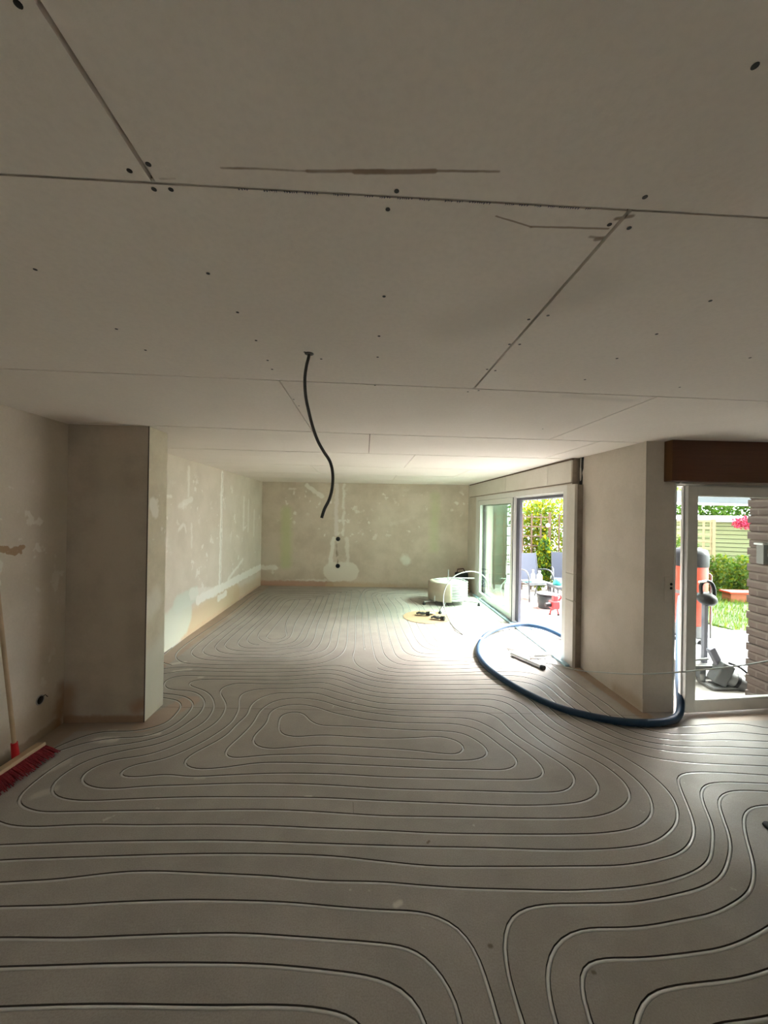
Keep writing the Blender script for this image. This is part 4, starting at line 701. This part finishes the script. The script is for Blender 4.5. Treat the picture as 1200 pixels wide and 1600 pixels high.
# ------------------------------------------------------------ vacuum hose
hp_ = [(4.192, 4.900, 0.652), (4.014, 4.700, 0.597), (3.837, 4.500, 0.527), (3.415, 4.000, 0.382), (3.034, 3.550, 0.285), (2.824, 3.300, 0.203), (2.745, 3.19, .085), (2.66, 3.11, .042), (2.52, 3.045, .034), (2.35, 3.02, .033), (2.15, 3.035, .033), (1.93, 3.12, .033), (1.72, 3.27, .033), (1.57, 3.49, .033), (1.44, 3.80, .033), (1.36, 4.15, .033), (1.37, 4.50, .033), (1.47, 4.83, .035), (1.68, 5.22, .04), (1.92, 5.46, .05), (2.15, 5.60, .06), (2.42, 5.66, .06), (2.62, 5.50, .06), (2.74, 5.22, .04), (2.80, 4.95, .0), (2.95, 4.7, -.04), (3.15, 4.62, -.065), (3.2, 4.85, -.065), (3.0, 4.95, -.05), (2.82, 4.82, .0), (2.66, 4.72, .05), (2.50, 4.63, .06), (2.30, 4.53, .055), (2.12, 4.48, .04), (2.03, 4.50, .034)]
hs = thing('vacuum_hose', (2.0, 3.1, 0), 'long dark blue suction hose looping between the right door and the sliding door', 'hose')
SP = spline(hp_, .03); cut = len(SP)-24
MB().tube(SP[:cut+1], .029, 14).build('hose_tube', MAT['hose'], hs)
MB().tube(SP[cut:], .023, 14).build('wand', MAT['wandgrey'], hs)
nz = MB().tube([(2.03, 4.50, .034), (1.985, 4.475, .045), (1.955, 4.43, .035)], [.025, .027, .022], 12).build('elbow', MAT['white'], hs)
n1 = thing('floor_nozzle', (1.9, 4.36, 0), None, None); n1.parent = hs
a = Vector((1.79, 4.57, .022)); b = Vector((1.985, 4.18, .022)); d = (b-a).normalized()
nb = MB().tube([a, b], [.021, .021], 10).build('nozzle_bar', MAT['alu'], n1)
MB().tube([b-d*.005, b+d*.035], [.027, .027], 12).build('end_roller', MAT['rubber'], n1)
MB().tube([(2.05, 4.51, .04), (1.975, 4.48, .03), (1.90, 4.36, .03)], .018, 8).build('neck', MAT['wandgrey'], n1)
iw = min(range(len(SP)), key=lambda i: (SP[i]-Vector((1.55, 5.02, .04))).length)
MB().tube([SP[iw-1], SP[iw+1]], .0315, 14).build('cable_tie', MAT['white'], hs)
place(hs); bpy.context.view_layer.update(); n1.matrix_parent_inverse = hs.matrix_world.inverted(); place(n1)
o = MB().tube([(1.83, 4.80, .012), (1.86, 4.74, .014), (1.90, 4.73, .02), (1.915, 4.76, .03), (1.90, 4.79, .035)], [.010, .010, .011, .010, .008], 8).build('pipe_elbow', MAT['steel']); tag(o, 'tiny bent metal fitting on the floor behind the silver nozzle bar', 'fitting')
# free white pipe crossing the right door
wp_ = [(2.091, 4.315, 0.012), (2.198, 4.259, 0.012), (2.295, 4.164, 0.014), (2.36, 4.06, .03), (2.364, 3.750, 0.143), (2.354, 3.400, 0.274), (2.356, 3.100, 0.397), (2.464, 2.950, 0.470), (2.638, 2.850, 0.533), (2.846, 2.800, 0.580), (3.080, 2.780, 0.626), (3.413, 2.800, 0.682), (3.914, 2.900, 0.747)]
o = MB().tube(spline(wp_, .04), .0055, 8).build('loose_pipe', MAT['white_pipe']); tag(o, 'thin white plastic pipe rising off the floor and stretching across the right door', 'pipe')
o = MB().lathe([(.001, 0), (.03, 0), (.034, .004), (.03, .012), (.001, .012)], n=20).build('round_plug', MAT['rubber']); o.location = (2.270, 2.022, 0.000); tag(o, 'black round plug on the floor at the right edge', 'plug')
# ------------------------------------------------------------ outside: ground
GZ = -.12
struct('terrain', MB().box((2.72, 3.5, -.5), (22, 26, GZ)).box((2.60, 9.3, -.5), (2.75, 26, GZ)).box((-16, -22, -.5), (22, -2.9, GZ)).box((5.9, -2.9, -.5), (22, 3.5, GZ)).box((-16, -2.9, -.5), (-2.7, 26, GZ)), MAT['ground'])
lp = [(4.6, 8.2), (5.2, 7.4), (5.9, 6.5), (6.02, 5.68), (8, 3.9), (14, 3), (20, 8), (20, 15), (5.5, 15), (5.2, 11)]
tag(MB().prism(lp, GZ, GZ+.03).build('lawn', MAT['lawn']), kind='structure')
struct('terrace', MB().prism([(2.73, 5.95), (3.22, 6.2), (3.55, 6.9), (3.6, 7.7), (3.4, 8.6), (2.73, 8.9)], GZ, GZ+.02), MAT['paving'])
o = MB().prism([(2.74, 5.72), (3.02, 5.15), (3.24, 5.25), (3.1, 6.0), (2.9, 6.1)], GZ, GZ+.03).build('stone_slab', MAT['stonebrown']); tag(o, 'brown slab edge on the ground just outside the sliding door', 'slab')
# unseen overhang added to the ceiling slab shades the door openings
# ------------------------------------------------------------ foliage helper
def leafcloud(mb, n, cen, size, ls, mis, rg, shape='box'):
    for _ in range(n):
        if shape == 'box': p = Vector([cen[i]+rg.uniform(-1, 1)*size[i] for i in range(3)])
        else:
            while True:
                q = Vector([rg.uniform(-1, 1) for _ in range(3)])
                if .25 < q.length < 1: break
            p = Vector([cen[i]+q[i]*size[i] for i in range(3)])
        s = ls*rg.uniform(.6, 1.3); e = Matrix.Rotation(rg.uniform(0, 6.3), 3, 'Z') @ Matrix.Rotation(rg.uniform(-1.2, 1.2), 3, 'X') @ Matrix.Rotation(rg.uniform(0, 6.3), 3, 'Y')
        a, b, c, d_ = [e @ Vector(v)+p for v in ((0, -s, 0), (s*.45, 0, s*.12), (0, s, 0), (-s*.45, 0, s*.12))]
        mb.add([a, b, c, d_], [(0, 1, 2), (0, 2, 3)], rg.choice(mis))
LM4 = [MAT['leaf'], MAT['leafy'], MAT['leafd'], MAT['leafp']]; LH4 = [MAT['hleaf'], MAT['hleafy'], MAT['hleafd'], MAT['hleafp']]
rg = random.Random(11)
def bush(name, label, cat, clumps, n, ls, mis, trunk=None, shape='ball', group=None, lm=None):
    o = thing(name, (clumps[0][0][0], clumps[0][0][1], GZ), label, cat, group); mb = MB()
    for c, s in clumps: leafcloud(mb, n, c, s, ls, mis, rg, shape)
    mb.build('foliage', lm or LM4, o, recalc=False)
    t_ = MB()
    for q in (trunk or [[(clumps[0][0][0], clumps[0][0][1], GZ-.05), clumps[0][0]]]): t_.tube(q, [.03]+[.02]*(len(q)-1), 6)
    t_.build('trunk', MAT['bark'], o); place(o); return o
# behind the trellis (seen through the open sliding door)
bush('climbing_bush', 'bright yellow-green bush climbing behind the brown trellis', 'bush', [((4.35, 9.78, 1.0), (.55, .3, 1.15)), ((4.9, 9.85, 1.1), (.7, .3, 1.25))], 3800, .05, [1, 1, 0, 3, 1])
bush('leafy_tree', 'tall pale-leaved tree standing behind the trellis outside the sliding door', 'tree', [((4.2, 11.5, 2.6), (1.6, .9, 1.3)), ((6.0, 11.8, 2.5), (1.4, .9, 1.2))], 2600, .06, [0, 3, 3, 2], [[(4.6, 11.5, GZ), (4.7, 11.5, 1.5), (4.3, 11.5, 2.5)], [(4.7, 11.5, 1.3), (5.4, 11.3, 2.2), (6.0, 11.6, 2.8)]])
bush('dark_shrub', 'dark green shrub with drooping leaves right of the garden chair', 'shrub', [((4.18, 9.0, .40), (.2, .17, .5)), ((4.32, 9.02, .62), (.18, .15, .6))], 1100, .055, [2, 0, 1])
tl = thing('trellis', (4.0, 9.25, GZ), 'brown wooden trellis with square openings behind the garden chairs', 'trellis'); tb = MB()
for i in range(8): tb.box((3.15+i*.23, 9.23, GZ), (3.18+i*.23, 9.26, 1.74))
for j in range(8): tb.box((3.12, 9.225, .0+j*.235), (4.55 if j > 3 else 4.9, 9.245, .03+j*.235))
tb.build('lattice', MAT['bark'], tl)
MB().box((4.50, 9.2, GZ), (4.55, 9.25, 1.78)).build('post', MAT['bark'], tl); place(tl)
o = MB().ball((0, 0, 0), .05, 10).build('white_lantern', MAT['white']); o.location = (4.443, 9.150, 1.460); tag(o, 'round white globe hanging in the bush behind the trellis', 'lantern')
struct('garden_wall', MB().box((2.72, 9.95, GZ), (3.74, 10.15, 2.6)), MAT['gardenwall'])
# ------------------------------------------------------------ garden chairs
def garden_chair(loc, rz, label):
    o = thing('garden_chair', loc, label, 'chair', None, rz)
    MB().box((-.25, -.25, .385), (.25, .25, .405)).build('seat', MAT['fabric'], o, .005)
    MB().box((-.24, -.008, 0), (.24, .008, .58), 0, T(0, .25, .40) @ rot('X', -.22)).build('backrest', MAT['fabric'], o, .004)
    for s in (-1, 1):
        MB().tube(spline([(s*.28, -.30, 0), (s*.28, -.28, .35), (s*.28, -.25, .55), (s*.28, -.17, .635), (s*.28, 0, .655), (s*.28, .25, .62), (s*.27, .33, .60)], .05), .014, 8).build('armrest', MAT['chairmetal'], o)
        MB().tube([(s*.25, -.25, .37), (s*.26, .26, .37), (s*.26, .40, 0)], .013, 8).build('leg', MAT['chairmetal'], o)
        MB().tube([(s*.25, .24, .37), (s*.25, .385, .99)], .014, 8).build('back_tube', MAT['chairmetal'], o)
    MB().tube([(-.28, -.26, .37), (.28, -.26, .37)], .013, 8).build('front_rail', MAT['chairmetal'], o)
    return o
garden_chair((3.66, 8.12, GZ), .12, 'grey mesh garden chair outside the sliding door, back towards the trellis')
garden_chair((4.50, 8.40, GZ), -.35, 'grey garden armchair at the right edge of the sliding door opening')
tbm = thing('garden_footstool', (4.08, 7.62, GZ), 'low grey slatted footstool between the garden chairs', 'footstool')
MB().box((-.28, -.22, .36), (.28, .22, .42)).build('stool_top', MAT['chairmetal'], tbm, .008)
for sx in (-1, 1):
    for sy in (-1, 1): MB().tube([(sx*.24, sy*.18, .36), (sx*.26, sy*.2, 0)], .012, 6).build('leg', MAT['chairmetal'], tbm)
def bottle(loc, h, r_, label, m):
    o = thing('bottle', loc, label, 'bottle'); MB().lathe([(r_, 0), (r_, h*.6), (r_*.4, h*.78), (r_*.4, h*.9)], n=14).build('bottle_body', m, o); MB().lathe([(r_*.5, h*.88), (r_*.5, h)], n=12).build('cap', MAT['white'], o)
bottle((3.58, 8.0, GZ+.406), .26, .04, 'white bottle standing on the mesh seat, left of the jug', MAT['white'])
bottle((3.72, 8.0, GZ+.406), .24, .055, 'wide white plastic bottle on the mesh seat, right of the slim one', MAT['white'])
o = MB().lathe([(.085, 0), (.09, .03), (.07, .09), (.03, .125), (.001, .13)], n=18).build('turquoise_bowl', MAT['teal']); o.location = (3.92, 7.62, GZ+.42); tag(o, 'turquoise plastic bowl upside down on the grey footstool', 'bowl')
o = MB().box((-.07, -.06, 0), (.07, .06, .02)).build('turquoise_cloth', MAT['teal'], None, .004); o.location = (3.46, 8.02, GZ+.406); tag(o, 'flat turquoise cloth on the seat of the mesh garden chair', 'cloth')
tu = thing('mortar_tub', (3.57, 7.35, GZ), 'round black mortar tub on the paving in front of the chairs', 'tub')
MB().lathe([(.15, 0), (.19, .30), (.178, .30), (.14, .012), (.001, .012)], n=28).build('tub_body', MAT['tub'], tu)
MB().lathe([(.19, .29), (.203, .29), (.203, .305), (.18, .305)], n=28).build('rim', MAT['tub'], tu)
rt = thing('red_power_tool', (3.47, 6.85, GZ), 'red power tool with black feet standing beside the black mortar tub', 'power tool')
MB().box((-.07, -.08, .13), (.07, .08, .27)).box((-.03, -.05, .25), (.05, .05, .37)).build('housing', MAT['red'], rt, .015)
MB().tube([(0, 0, .20), (-.17, -.01, .20)], [.05, .035], 12).build('motor', MAT['black'], rt)
MB().tube([(.03, 0, .36), (.10, 0, .385), (.13, 0, .33), (.08, 0, .27)], .017, 8).build('grip', MAT['red'], rt)
for s in (-1, 1): MB().tube([(s*.05, 0, .14), (s*.08, 0, .03)], .015, 8).build('leg', MAT['red'], rt); MB().lathe([(.02, 0), (.02, .035)], (s*.08, 0, 0), 10).build('foot', MAT['black'], rt)
ob = thing('kettle_barbecue', (4.70, 9.0, GZ), 'dark covered round barbecue partly hidden behind the sliding door jamb', 'barbecue')
MB().ball((0, 0, .60), .20, 12, 0, (1, 1, 1.2)).build('bowl', MAT['black'], ob)
for a in range(3): MB().tube([(.10*math.cos(a*2.1), .10*math.sin(a*2.1), .45), (.17*math.cos(a*2.1), .17*math.sin(a*2.1), 0)], .012, 6).build('leg', MAT['steel'], ob)
# ------------------------------------------------------------ garden seen through the right door
bp = MB()
rb2 = random.Random(4)
for k in range(30):
    z0 = GZ-.02+k*.082; dx = .012 if k % 2 else 0
    bp.box((3.965+dx, 3.50, z0), (4.45, 3.80-(.008 if k % 2 else 0), z0+.074)); bp.box((3.985, 3.50, z0+.074), (4.44, 3.785, z0+.082))
struct('wall_brick_pier', bp, MAT['brick'])
# the pier stands at the glazed door's far end: keep its near face behind the glass
wl = thing('wall_lamp', (3.98, 3.64, 1.36), 'long white outdoor lamp fixed to the brown brick pier', 'lamp')
MB().box((-.05, -.035, -.10), (.0, .035, .10)).build('lamp_body', MAT['steel_out'], wl, .004); MB().box((-.07, -.045, .09), (0, .045, .108)).build('hood', MAT['alu'], wl, .004)
# sheeting
sh = MB(); G = 40; vv = []; rs = random.Random(8)
for i in range(G):
    for j in range(G):
        u_ = i/(G-1); v_ = j/(G-1); x = 3.55+u_*2.9-(.9*v_ if u_ > .5 else 0)*(u_-.5); y = 4.15+v_*2.1-u_*.45*v_
        z = GZ+.025+.022*abs(math.sin(x*7+y*3+2*math.sin(y*4)))+.02*abs(math.sin(y*13+x*2.2+math.sin(x*9)))+.01*rs.random()
        vv.append((x, y, z))
sh.add(vv, [(i*G+j, (i+1)*G+j, (i+1)*G+j+1, i*G+j+1) for i in range(G-1) for j in range(G-1)], 0, True)
o = sh.build('plastic_sheet', MAT['tarp']); so = o.modifiers.new('s', 'SOLIDIFY'); so.thickness = .004; so.offset = -1; tag(o, 'creased white plastic sheet spread on the ground outside the right door', 'sheet')
# shed with lapped boards, dark strips painted in as the shade between them
sd = thing('garden_shed', (9.8, 10.4, GZ), 'pale green weatherboard shed across the lawn with a white roof', 'shed')
sb = MB(); A_ = Vector((8.35, 10.9, 0)); B_ = Vector((13.5, 8.6, 0)); D_ = (B_-A_); ln = D_.length; SM = T(*A_) @ rot('Z', math.atan2(D_.y, D_.x))
for k in range(15): 
    z0 = GZ+k*.115; sb.box((0, -.006, z0+.100), (ln, .0, z0+.117), 1, SM); sb.add([SM @ Vector(v) for v in ((0, -.04, z0), (ln, -.04, z0), (ln, -.012, z0+.098), (0, -.012, z0+.098), (0, .05, z0), (ln, .05, z0), (ln, .05, z0+.098), (0, .05, z0+.098))], [(0, 1, 2, 3), (4, 7, 6, 5), (0, 4, 5, 1), (3, 2, 6, 7), (0, 3, 7, 4), (1, 5, 6, 2)])
sb.box((0, .05, GZ), (ln, 2.2, 1.6), 0, SM); sb.build('wall', [MAT['siding'], simple('shadow gap batten', (.03, .035, .02), .9)], sd)
MB().add([SM @ Vector(v) for v in ((-.2, -.15, 1.60), (ln+.2, -.15, 1.60), (ln+.2, 2.3, 1.72), (-.2, 2.3, 1.72), (-.2, -.15, 1.66), (ln+.2, -.15, 1.66), (ln+.2, 2.3, 1.78), (-.2, 2.3, 1.78))], [(0, 3, 2, 1), (4, 5, 6, 7), (0, 1, 5, 4), (1, 2, 6, 5), (2, 3, 7, 6), (3, 0, 4, 7)]).build('roof', MAT['tarp'], sd); place(sd)
# cream lattice panel
la = thing('lattice_panel', (8.0, 8.9, GZ), 'cream square lattice panel standing left of the shed', 'lattice panel'); lb = MB()
LMx = T(6.3, 9.6, 0) @ rot('Z', -.32)
for i in range(15): lb.box((i*.155, 0, .75), (i*.155+.045, .02, 1.66), 0, LMx)
for j in range(6): lb.box((0, -.012, .78+j*.165), (2.25, .008, .83+j*.165), 0, LMx)
lb.build('slats', MAT['lattice'], la)
for i in (0, 2.2): MB().box((i, -.02, GZ), (i+.07, .05, 1.68), 0, LMx).build('post', MAT['lattice'], la)
MB().box((0, 0, GZ), (2.25, .03, .74), 0, LMx).build('lower_panel', MAT['white'], la); place(la)
# planting
bush('garden_hedge', 'long tall green hedge closing the garden behind the shed', 'hedge', [((10+i*1.1, 15.2-i*.55, 1.5), (.7, .5, 1.35)) for i in range(8)], 3600, .075, [0, 3, 0, 2], shape='box', lm=LH4)
bush('flower_border', 'leafy green border plants in front of the shed wall', 'plants', [((8.2+i*.42, 8.95-i*.12, .30), (.36, .3, .60-.03*i)) for i in range(6)], 1000, .05, [3, 0, 1], lm=LH4)
bush('tall_shrub', 'light green shrub at the left end of the shed beside the lattice', 'shrub', [((7.35, 8.55, .60), (.42, .36, .72)), ((7.0, 8.2, .35), (.35, .3, .45))], 1500, .05, [3, 3, 0, 1], lm=LH4)
def unseen_tree(loc, clumps, label, n):  # out-of-view trees, added to keep sun off the garden
    o = thing('shade_tree', loc, label, 'tree', 'tall trees shading the garden'); mb = MB()
    for c, s_ in clumps: leafcloud(mb, n, c, s_, .17, [0, 3, 2, 0], rg, 'ball')
    mb.build('crown', LM4, o, recalc=False)
    t_ = MB().tube(spline([(loc[0], loc[1], GZ-.1), (loc[0]-.1, loc[1], 1.6), (loc[0]-.3, loc[1]+.1, 3.2), (loc[0]-.6, loc[1]+.2, 4.4)], .3), .16, 8)
    for c, s_ in clumps: t_.tube([(loc[0]-.2, loc[1], 2.7), ((loc[0]+c[0])/2, (loc[1]+c[1])/2, 3.7), c], [.09, .07, .03], 6)
    t_.build('trunk', MAT['bark'], o); place(o)
unseen_tree((11.8, 7.2, GZ), [((8.3, 8.2, 4.6), (2.3, 2.2, .8)), ((10.6, 8.8, 4.9), (2.4, 2.3, .9)), ((9.3, 6.5, 4.4), (2.2, 1.8, .8)), ((12.2, 7.0, 4.7), (2.0, 2.0, .9))], 'tall broad tree rising on the right beyond the lawn', 3000)
unseen_tree((9.8, 2.2, GZ), [((6.9, 3.6, 4.4), (1.6, 1.5, .6)), ((8.6, 2.6, 4.4), (1.6, 1.5, .7))], 'smaller tree near the house wall right of the brick pier', 2600)
bush('yellow_bush', 'yellow-green bush hanging beside the pink blossoms above the shed', 'bush', [((11.3, 9.35, 2.15), (.9, .45, .42))], 1800, .05, [1, 3, 1], lm=LH4)
fb = thing('blossom_cluster', (9.616, 9.300, 1.596), 'pink blossoms hanging before the shed roof next to the brick pier', 'blossoms'); mb = MB(); 
for _ in range(420):
    q = Vector([rg.gauss(0, 1) for _ in range(3)]); q = q.normalized()*rg.random()**.5; p_ = Vector((q.x*.30, q.y*.2, q.z*.17)); s_ = .035
    e = Matrix.Rotation(rg.uniform(0, 6.3), 3, 'Z') @ Matrix.Rotation(rg.uniform(0, 3), 3, 'X')
    mb.add([e @ Vector(v)*s_+p_ for v in ((0, -1, 0), (.8, 0, .3), (0, 1, 0), (-.8, 0, .3))], [(0, 1, 2), (0, 2, 3)])
mb.build('petals', MAT['pink'], fb, recalc=False); MB().tube([(0, 0, 0), (.5, .05, -.15), (.8, .1, -1.70)], .018, 6).build('stem', MAT['bark'], fb)
gp = thing('raised_planter', (8.3, 7.95, GZ), 'long terracotta planter on the lawn beside the brick pier', 'planter', rz=-.12)
MB().prism([(-.42, -.12), (.8, -.12), (.8, .12), (-.42, .12)], 0, .22).build('planter_box', MAT['terracotta'], gp, .01); MB().box((-.46, -.15, .21), (.84, .15, .25)).build('planter_rim', MAT['orange'], gp, .006)
gr = MB(); 
for _ in range(9000):
    x = rg.uniform(4.8, 9.8); y = rg.uniform(5.4, 9.3)
    if (x-6.0)*.75+(y-5.75) < .1 or x < 4.7+ (9.3-y)*.35: continue
    a = rg.uniform(0, 6.3); h_ = rg.uniform(.05, .12); gr.add([(x, y, GZ+.02), (x+.014*math.cos(a), y+.014*math.sin(a), GZ+.02), (x+rg.uniform(-.03, .03), y+rg.uniform(-.03, .03), GZ+.03+h_)], [(0, 1, 2)], rg.choice((0, 1, 3)))
o = gr.build('grass_blades', LH4, recalc=False); tag(o, 'fresh green grass blades on the lawn beyond the white sheet', 'grass', kind='stuff')
# awning box of a canopy high in the garden
aw = thing('awning', (6.6, 6.6, 1.9), 'grey awning box with a white lower edge hung across the garden view', 'awning'); AM = T(4.9, 6.15, 0) @ rot('Z', .12)
MB().box((-.3, 0, 1.955), (2.25, .16, 2.16), 0, AM).build('cassette', MAT['awning'], aw, .01); MB().box((-.3, -.03, 1.925), (2.25, .02, 1.96), 0, AM).build('front_bar', MAT['white'], aw, .004)
for x_ in (-.25,): MB().box((x_, .03, GZ), (x_+.07, .10, 1.96), 0, AM).build('post', MAT['white'], aw)
place(aw)
o = thing('yellow_bird_box', (5.36, 6.6, 1.62), 'small bright yellow box on a slim white post outside the ajar door', 'box'); MB().box((-.075, -.04, -.07), (.075, .04, .07)).build('box_body', MAT['yellow'], o, .01); MB().box((-.02, .04, GZ-1.62), (.02, .075, .05)).build('post', MAT['white'], o); MB().box((-.085, -.05, .06), (.085, .05, .085)).build('lid', MAT['yellow'], o, .005)
# ------------------------------------------------------------ industrial vacuum
va = thing('industrial_vacuum', (4.72, 5.35, GZ), 'tall orange-red and black industrial vacuum outside the ajar right door', 'vacuum cleaner', rz=-.7)
MB().lathe([(.185, .30), (.20, .33), (.20, .74)], n=28).build('drum', MAT['orange'], va)
MB().lathe([(.206, .78), (.206, 1.10), (.20, 1.14)], n=28).build('filter_drum', MAT['orange'], va)
MB().lathe([(.212, .735), (.212, .785)], n=28).build('clamp_ring', MAT['steel_out'], va)
MB().lathe([(.212, 1.13), (.215, 1.16), (.215, 1.30), (.19, 1.37), (.10, 1.40), (.001, 1.40)], n=28).build('motor_head', MAT['black'], va)
MB().lathe([(.19, .14), (.19, .30)], n=28).build('container', MAT['steel_out'], va)
MB().tube([(-.02, -.19, .77), (-.05, -.28, .77)], [.045, .04], 14).build('inlet', MAT['steel_out'], va)
MB().tube([(-.24, .1, .1), (-.24, .14, 1.0), (-.1, .25, 1.12), (.1, .25, 1.12), (.24, .14, 1.0), (.24, .1, .1)], .013, 8).build('push_bar', MAT['steel_out'], va)
for a in range(4):
    x_, y_ = .2*math.cos(a*PI/2+.8), .2*math.sin(a*PI/2+.8); MB().lathe([(.001, -.02), (.055, -.02), (.055, .02), (.001, .02)], (x_, y_, .055), 16, 0, rot('X', PI/2)).build('castor', MAT['rubber'], va)
    MB().tube([(x_, y_, .06), (x_*.85, y_*.85, .16)], .012, 6).build('castor_fork', MAT['steel_out'], va)
# ------------------------------------------------------------ floor milling machine
fm = thing('floor_milling_machine', (3.72, 4.15, GZ), 'floor milling machine with grey motor, castors and a black grip on an upright pole', 'milling machine')
MG = simple('grey painted casting', (.07, .075, .08), .5)
def W(px, py, pz): return (px-3.72, py-4.15, pz-GZ)
MB().box((-.16, -.10, .16), (.16, .12, .20)).tube([(-.16, -.05, .24), (.12, -.05, .26)], .015, 8).build('chassis', MAT['steel_out'], fm, .004)
for (x_, y_) in ((.02, -.07), (-.12, .08)):
    c_ = MB().lathe([(.001, -.022), (.062, -.022), (.062, .022), (.001, .022)], (x_, y_, .062), 18, 0, rot('Y', PI/2) @ rot('X', .4)).build('castor_wheel', MAT['steel_out'], fm)
    MB().box((x_-.035, y_-.03, .055), (x_+.035, y_+.05, .17)).build('castor_fork', MG, c_, .006)
MB().box((.10, -.02, .18), (.145, .025, .90)).build('pole', MAT['anthracite'], fm, .004)
MB().ball((.115, -.03, .92), .105, 12, 0, (1, .8, .72), rot('Y', .3)).build('grip_housing', MAT['black'], fm)
MB().tube(spline([(.05, -.03, .96), (.045, -.03, 1.08), (.08, -.03, 1.115), (.15, -.03, 1.11), (.19, -.03, 1.05), (.20, -.03, .96)], .02), .019, 8).build('grip_handle', MAT['black'], fm)
MB().tube([(.0, -.05, 1.115), (.09, -.04, 1.12)], .012, 8).build('lever', MAT['white'], fm)
mo = T(.17, -.17, .13) @ rot('Z', -.35) @ rot('Y', math.radians(22))
MB().box((-.085, -.09, -.10), (.035, .09, .14), 0, mo).build('gear_cover', MG, fm, .015)
MB().lathe([(.075, .03), (.085, .05), (.085, .20), (.065, .235), (.02, .24)], (0, 0, 0), 20, 0, mo @ rot('Y', PI/2)).build('motor', MAT['steel_out'], fm)
MB().lathe([(.0885, .10), (.0885, .13)], (0, 0, 0), 20, 0, mo @ rot('Y', PI/2)).build('motor_band', MAT['black'], fm)
MB().tube(spline([mo @ Vector((.0, 0, .15)), mo @ Vector((.12, 0, .15)), mo @ Vector((.25, 0, .08)), mo @ Vector((.28, 0, -.03))], .03), .012, 8).build('guard_bar', MAT['black'], fm)
MB().box((-.04, -.03, 0), (.03, .03, .20), 0, T(.16, -.14, .24) @ rot('Y', -.5)).build('chute', MAT['anthracite'], fm, .01)
MB().box((-.02, -.27, .012), (.35, -.09, .035)).build('base_plate', MAT['steel_out'], fm, .004)
MB().tube(spline([(.30, -.17, .12), (.36, -.2, .14), (.42, -.15, .11), (.44, -.25, .06), (.38, -.3, .02)], .03), .007, 6).build('power_cable', MAT['white'], fm)
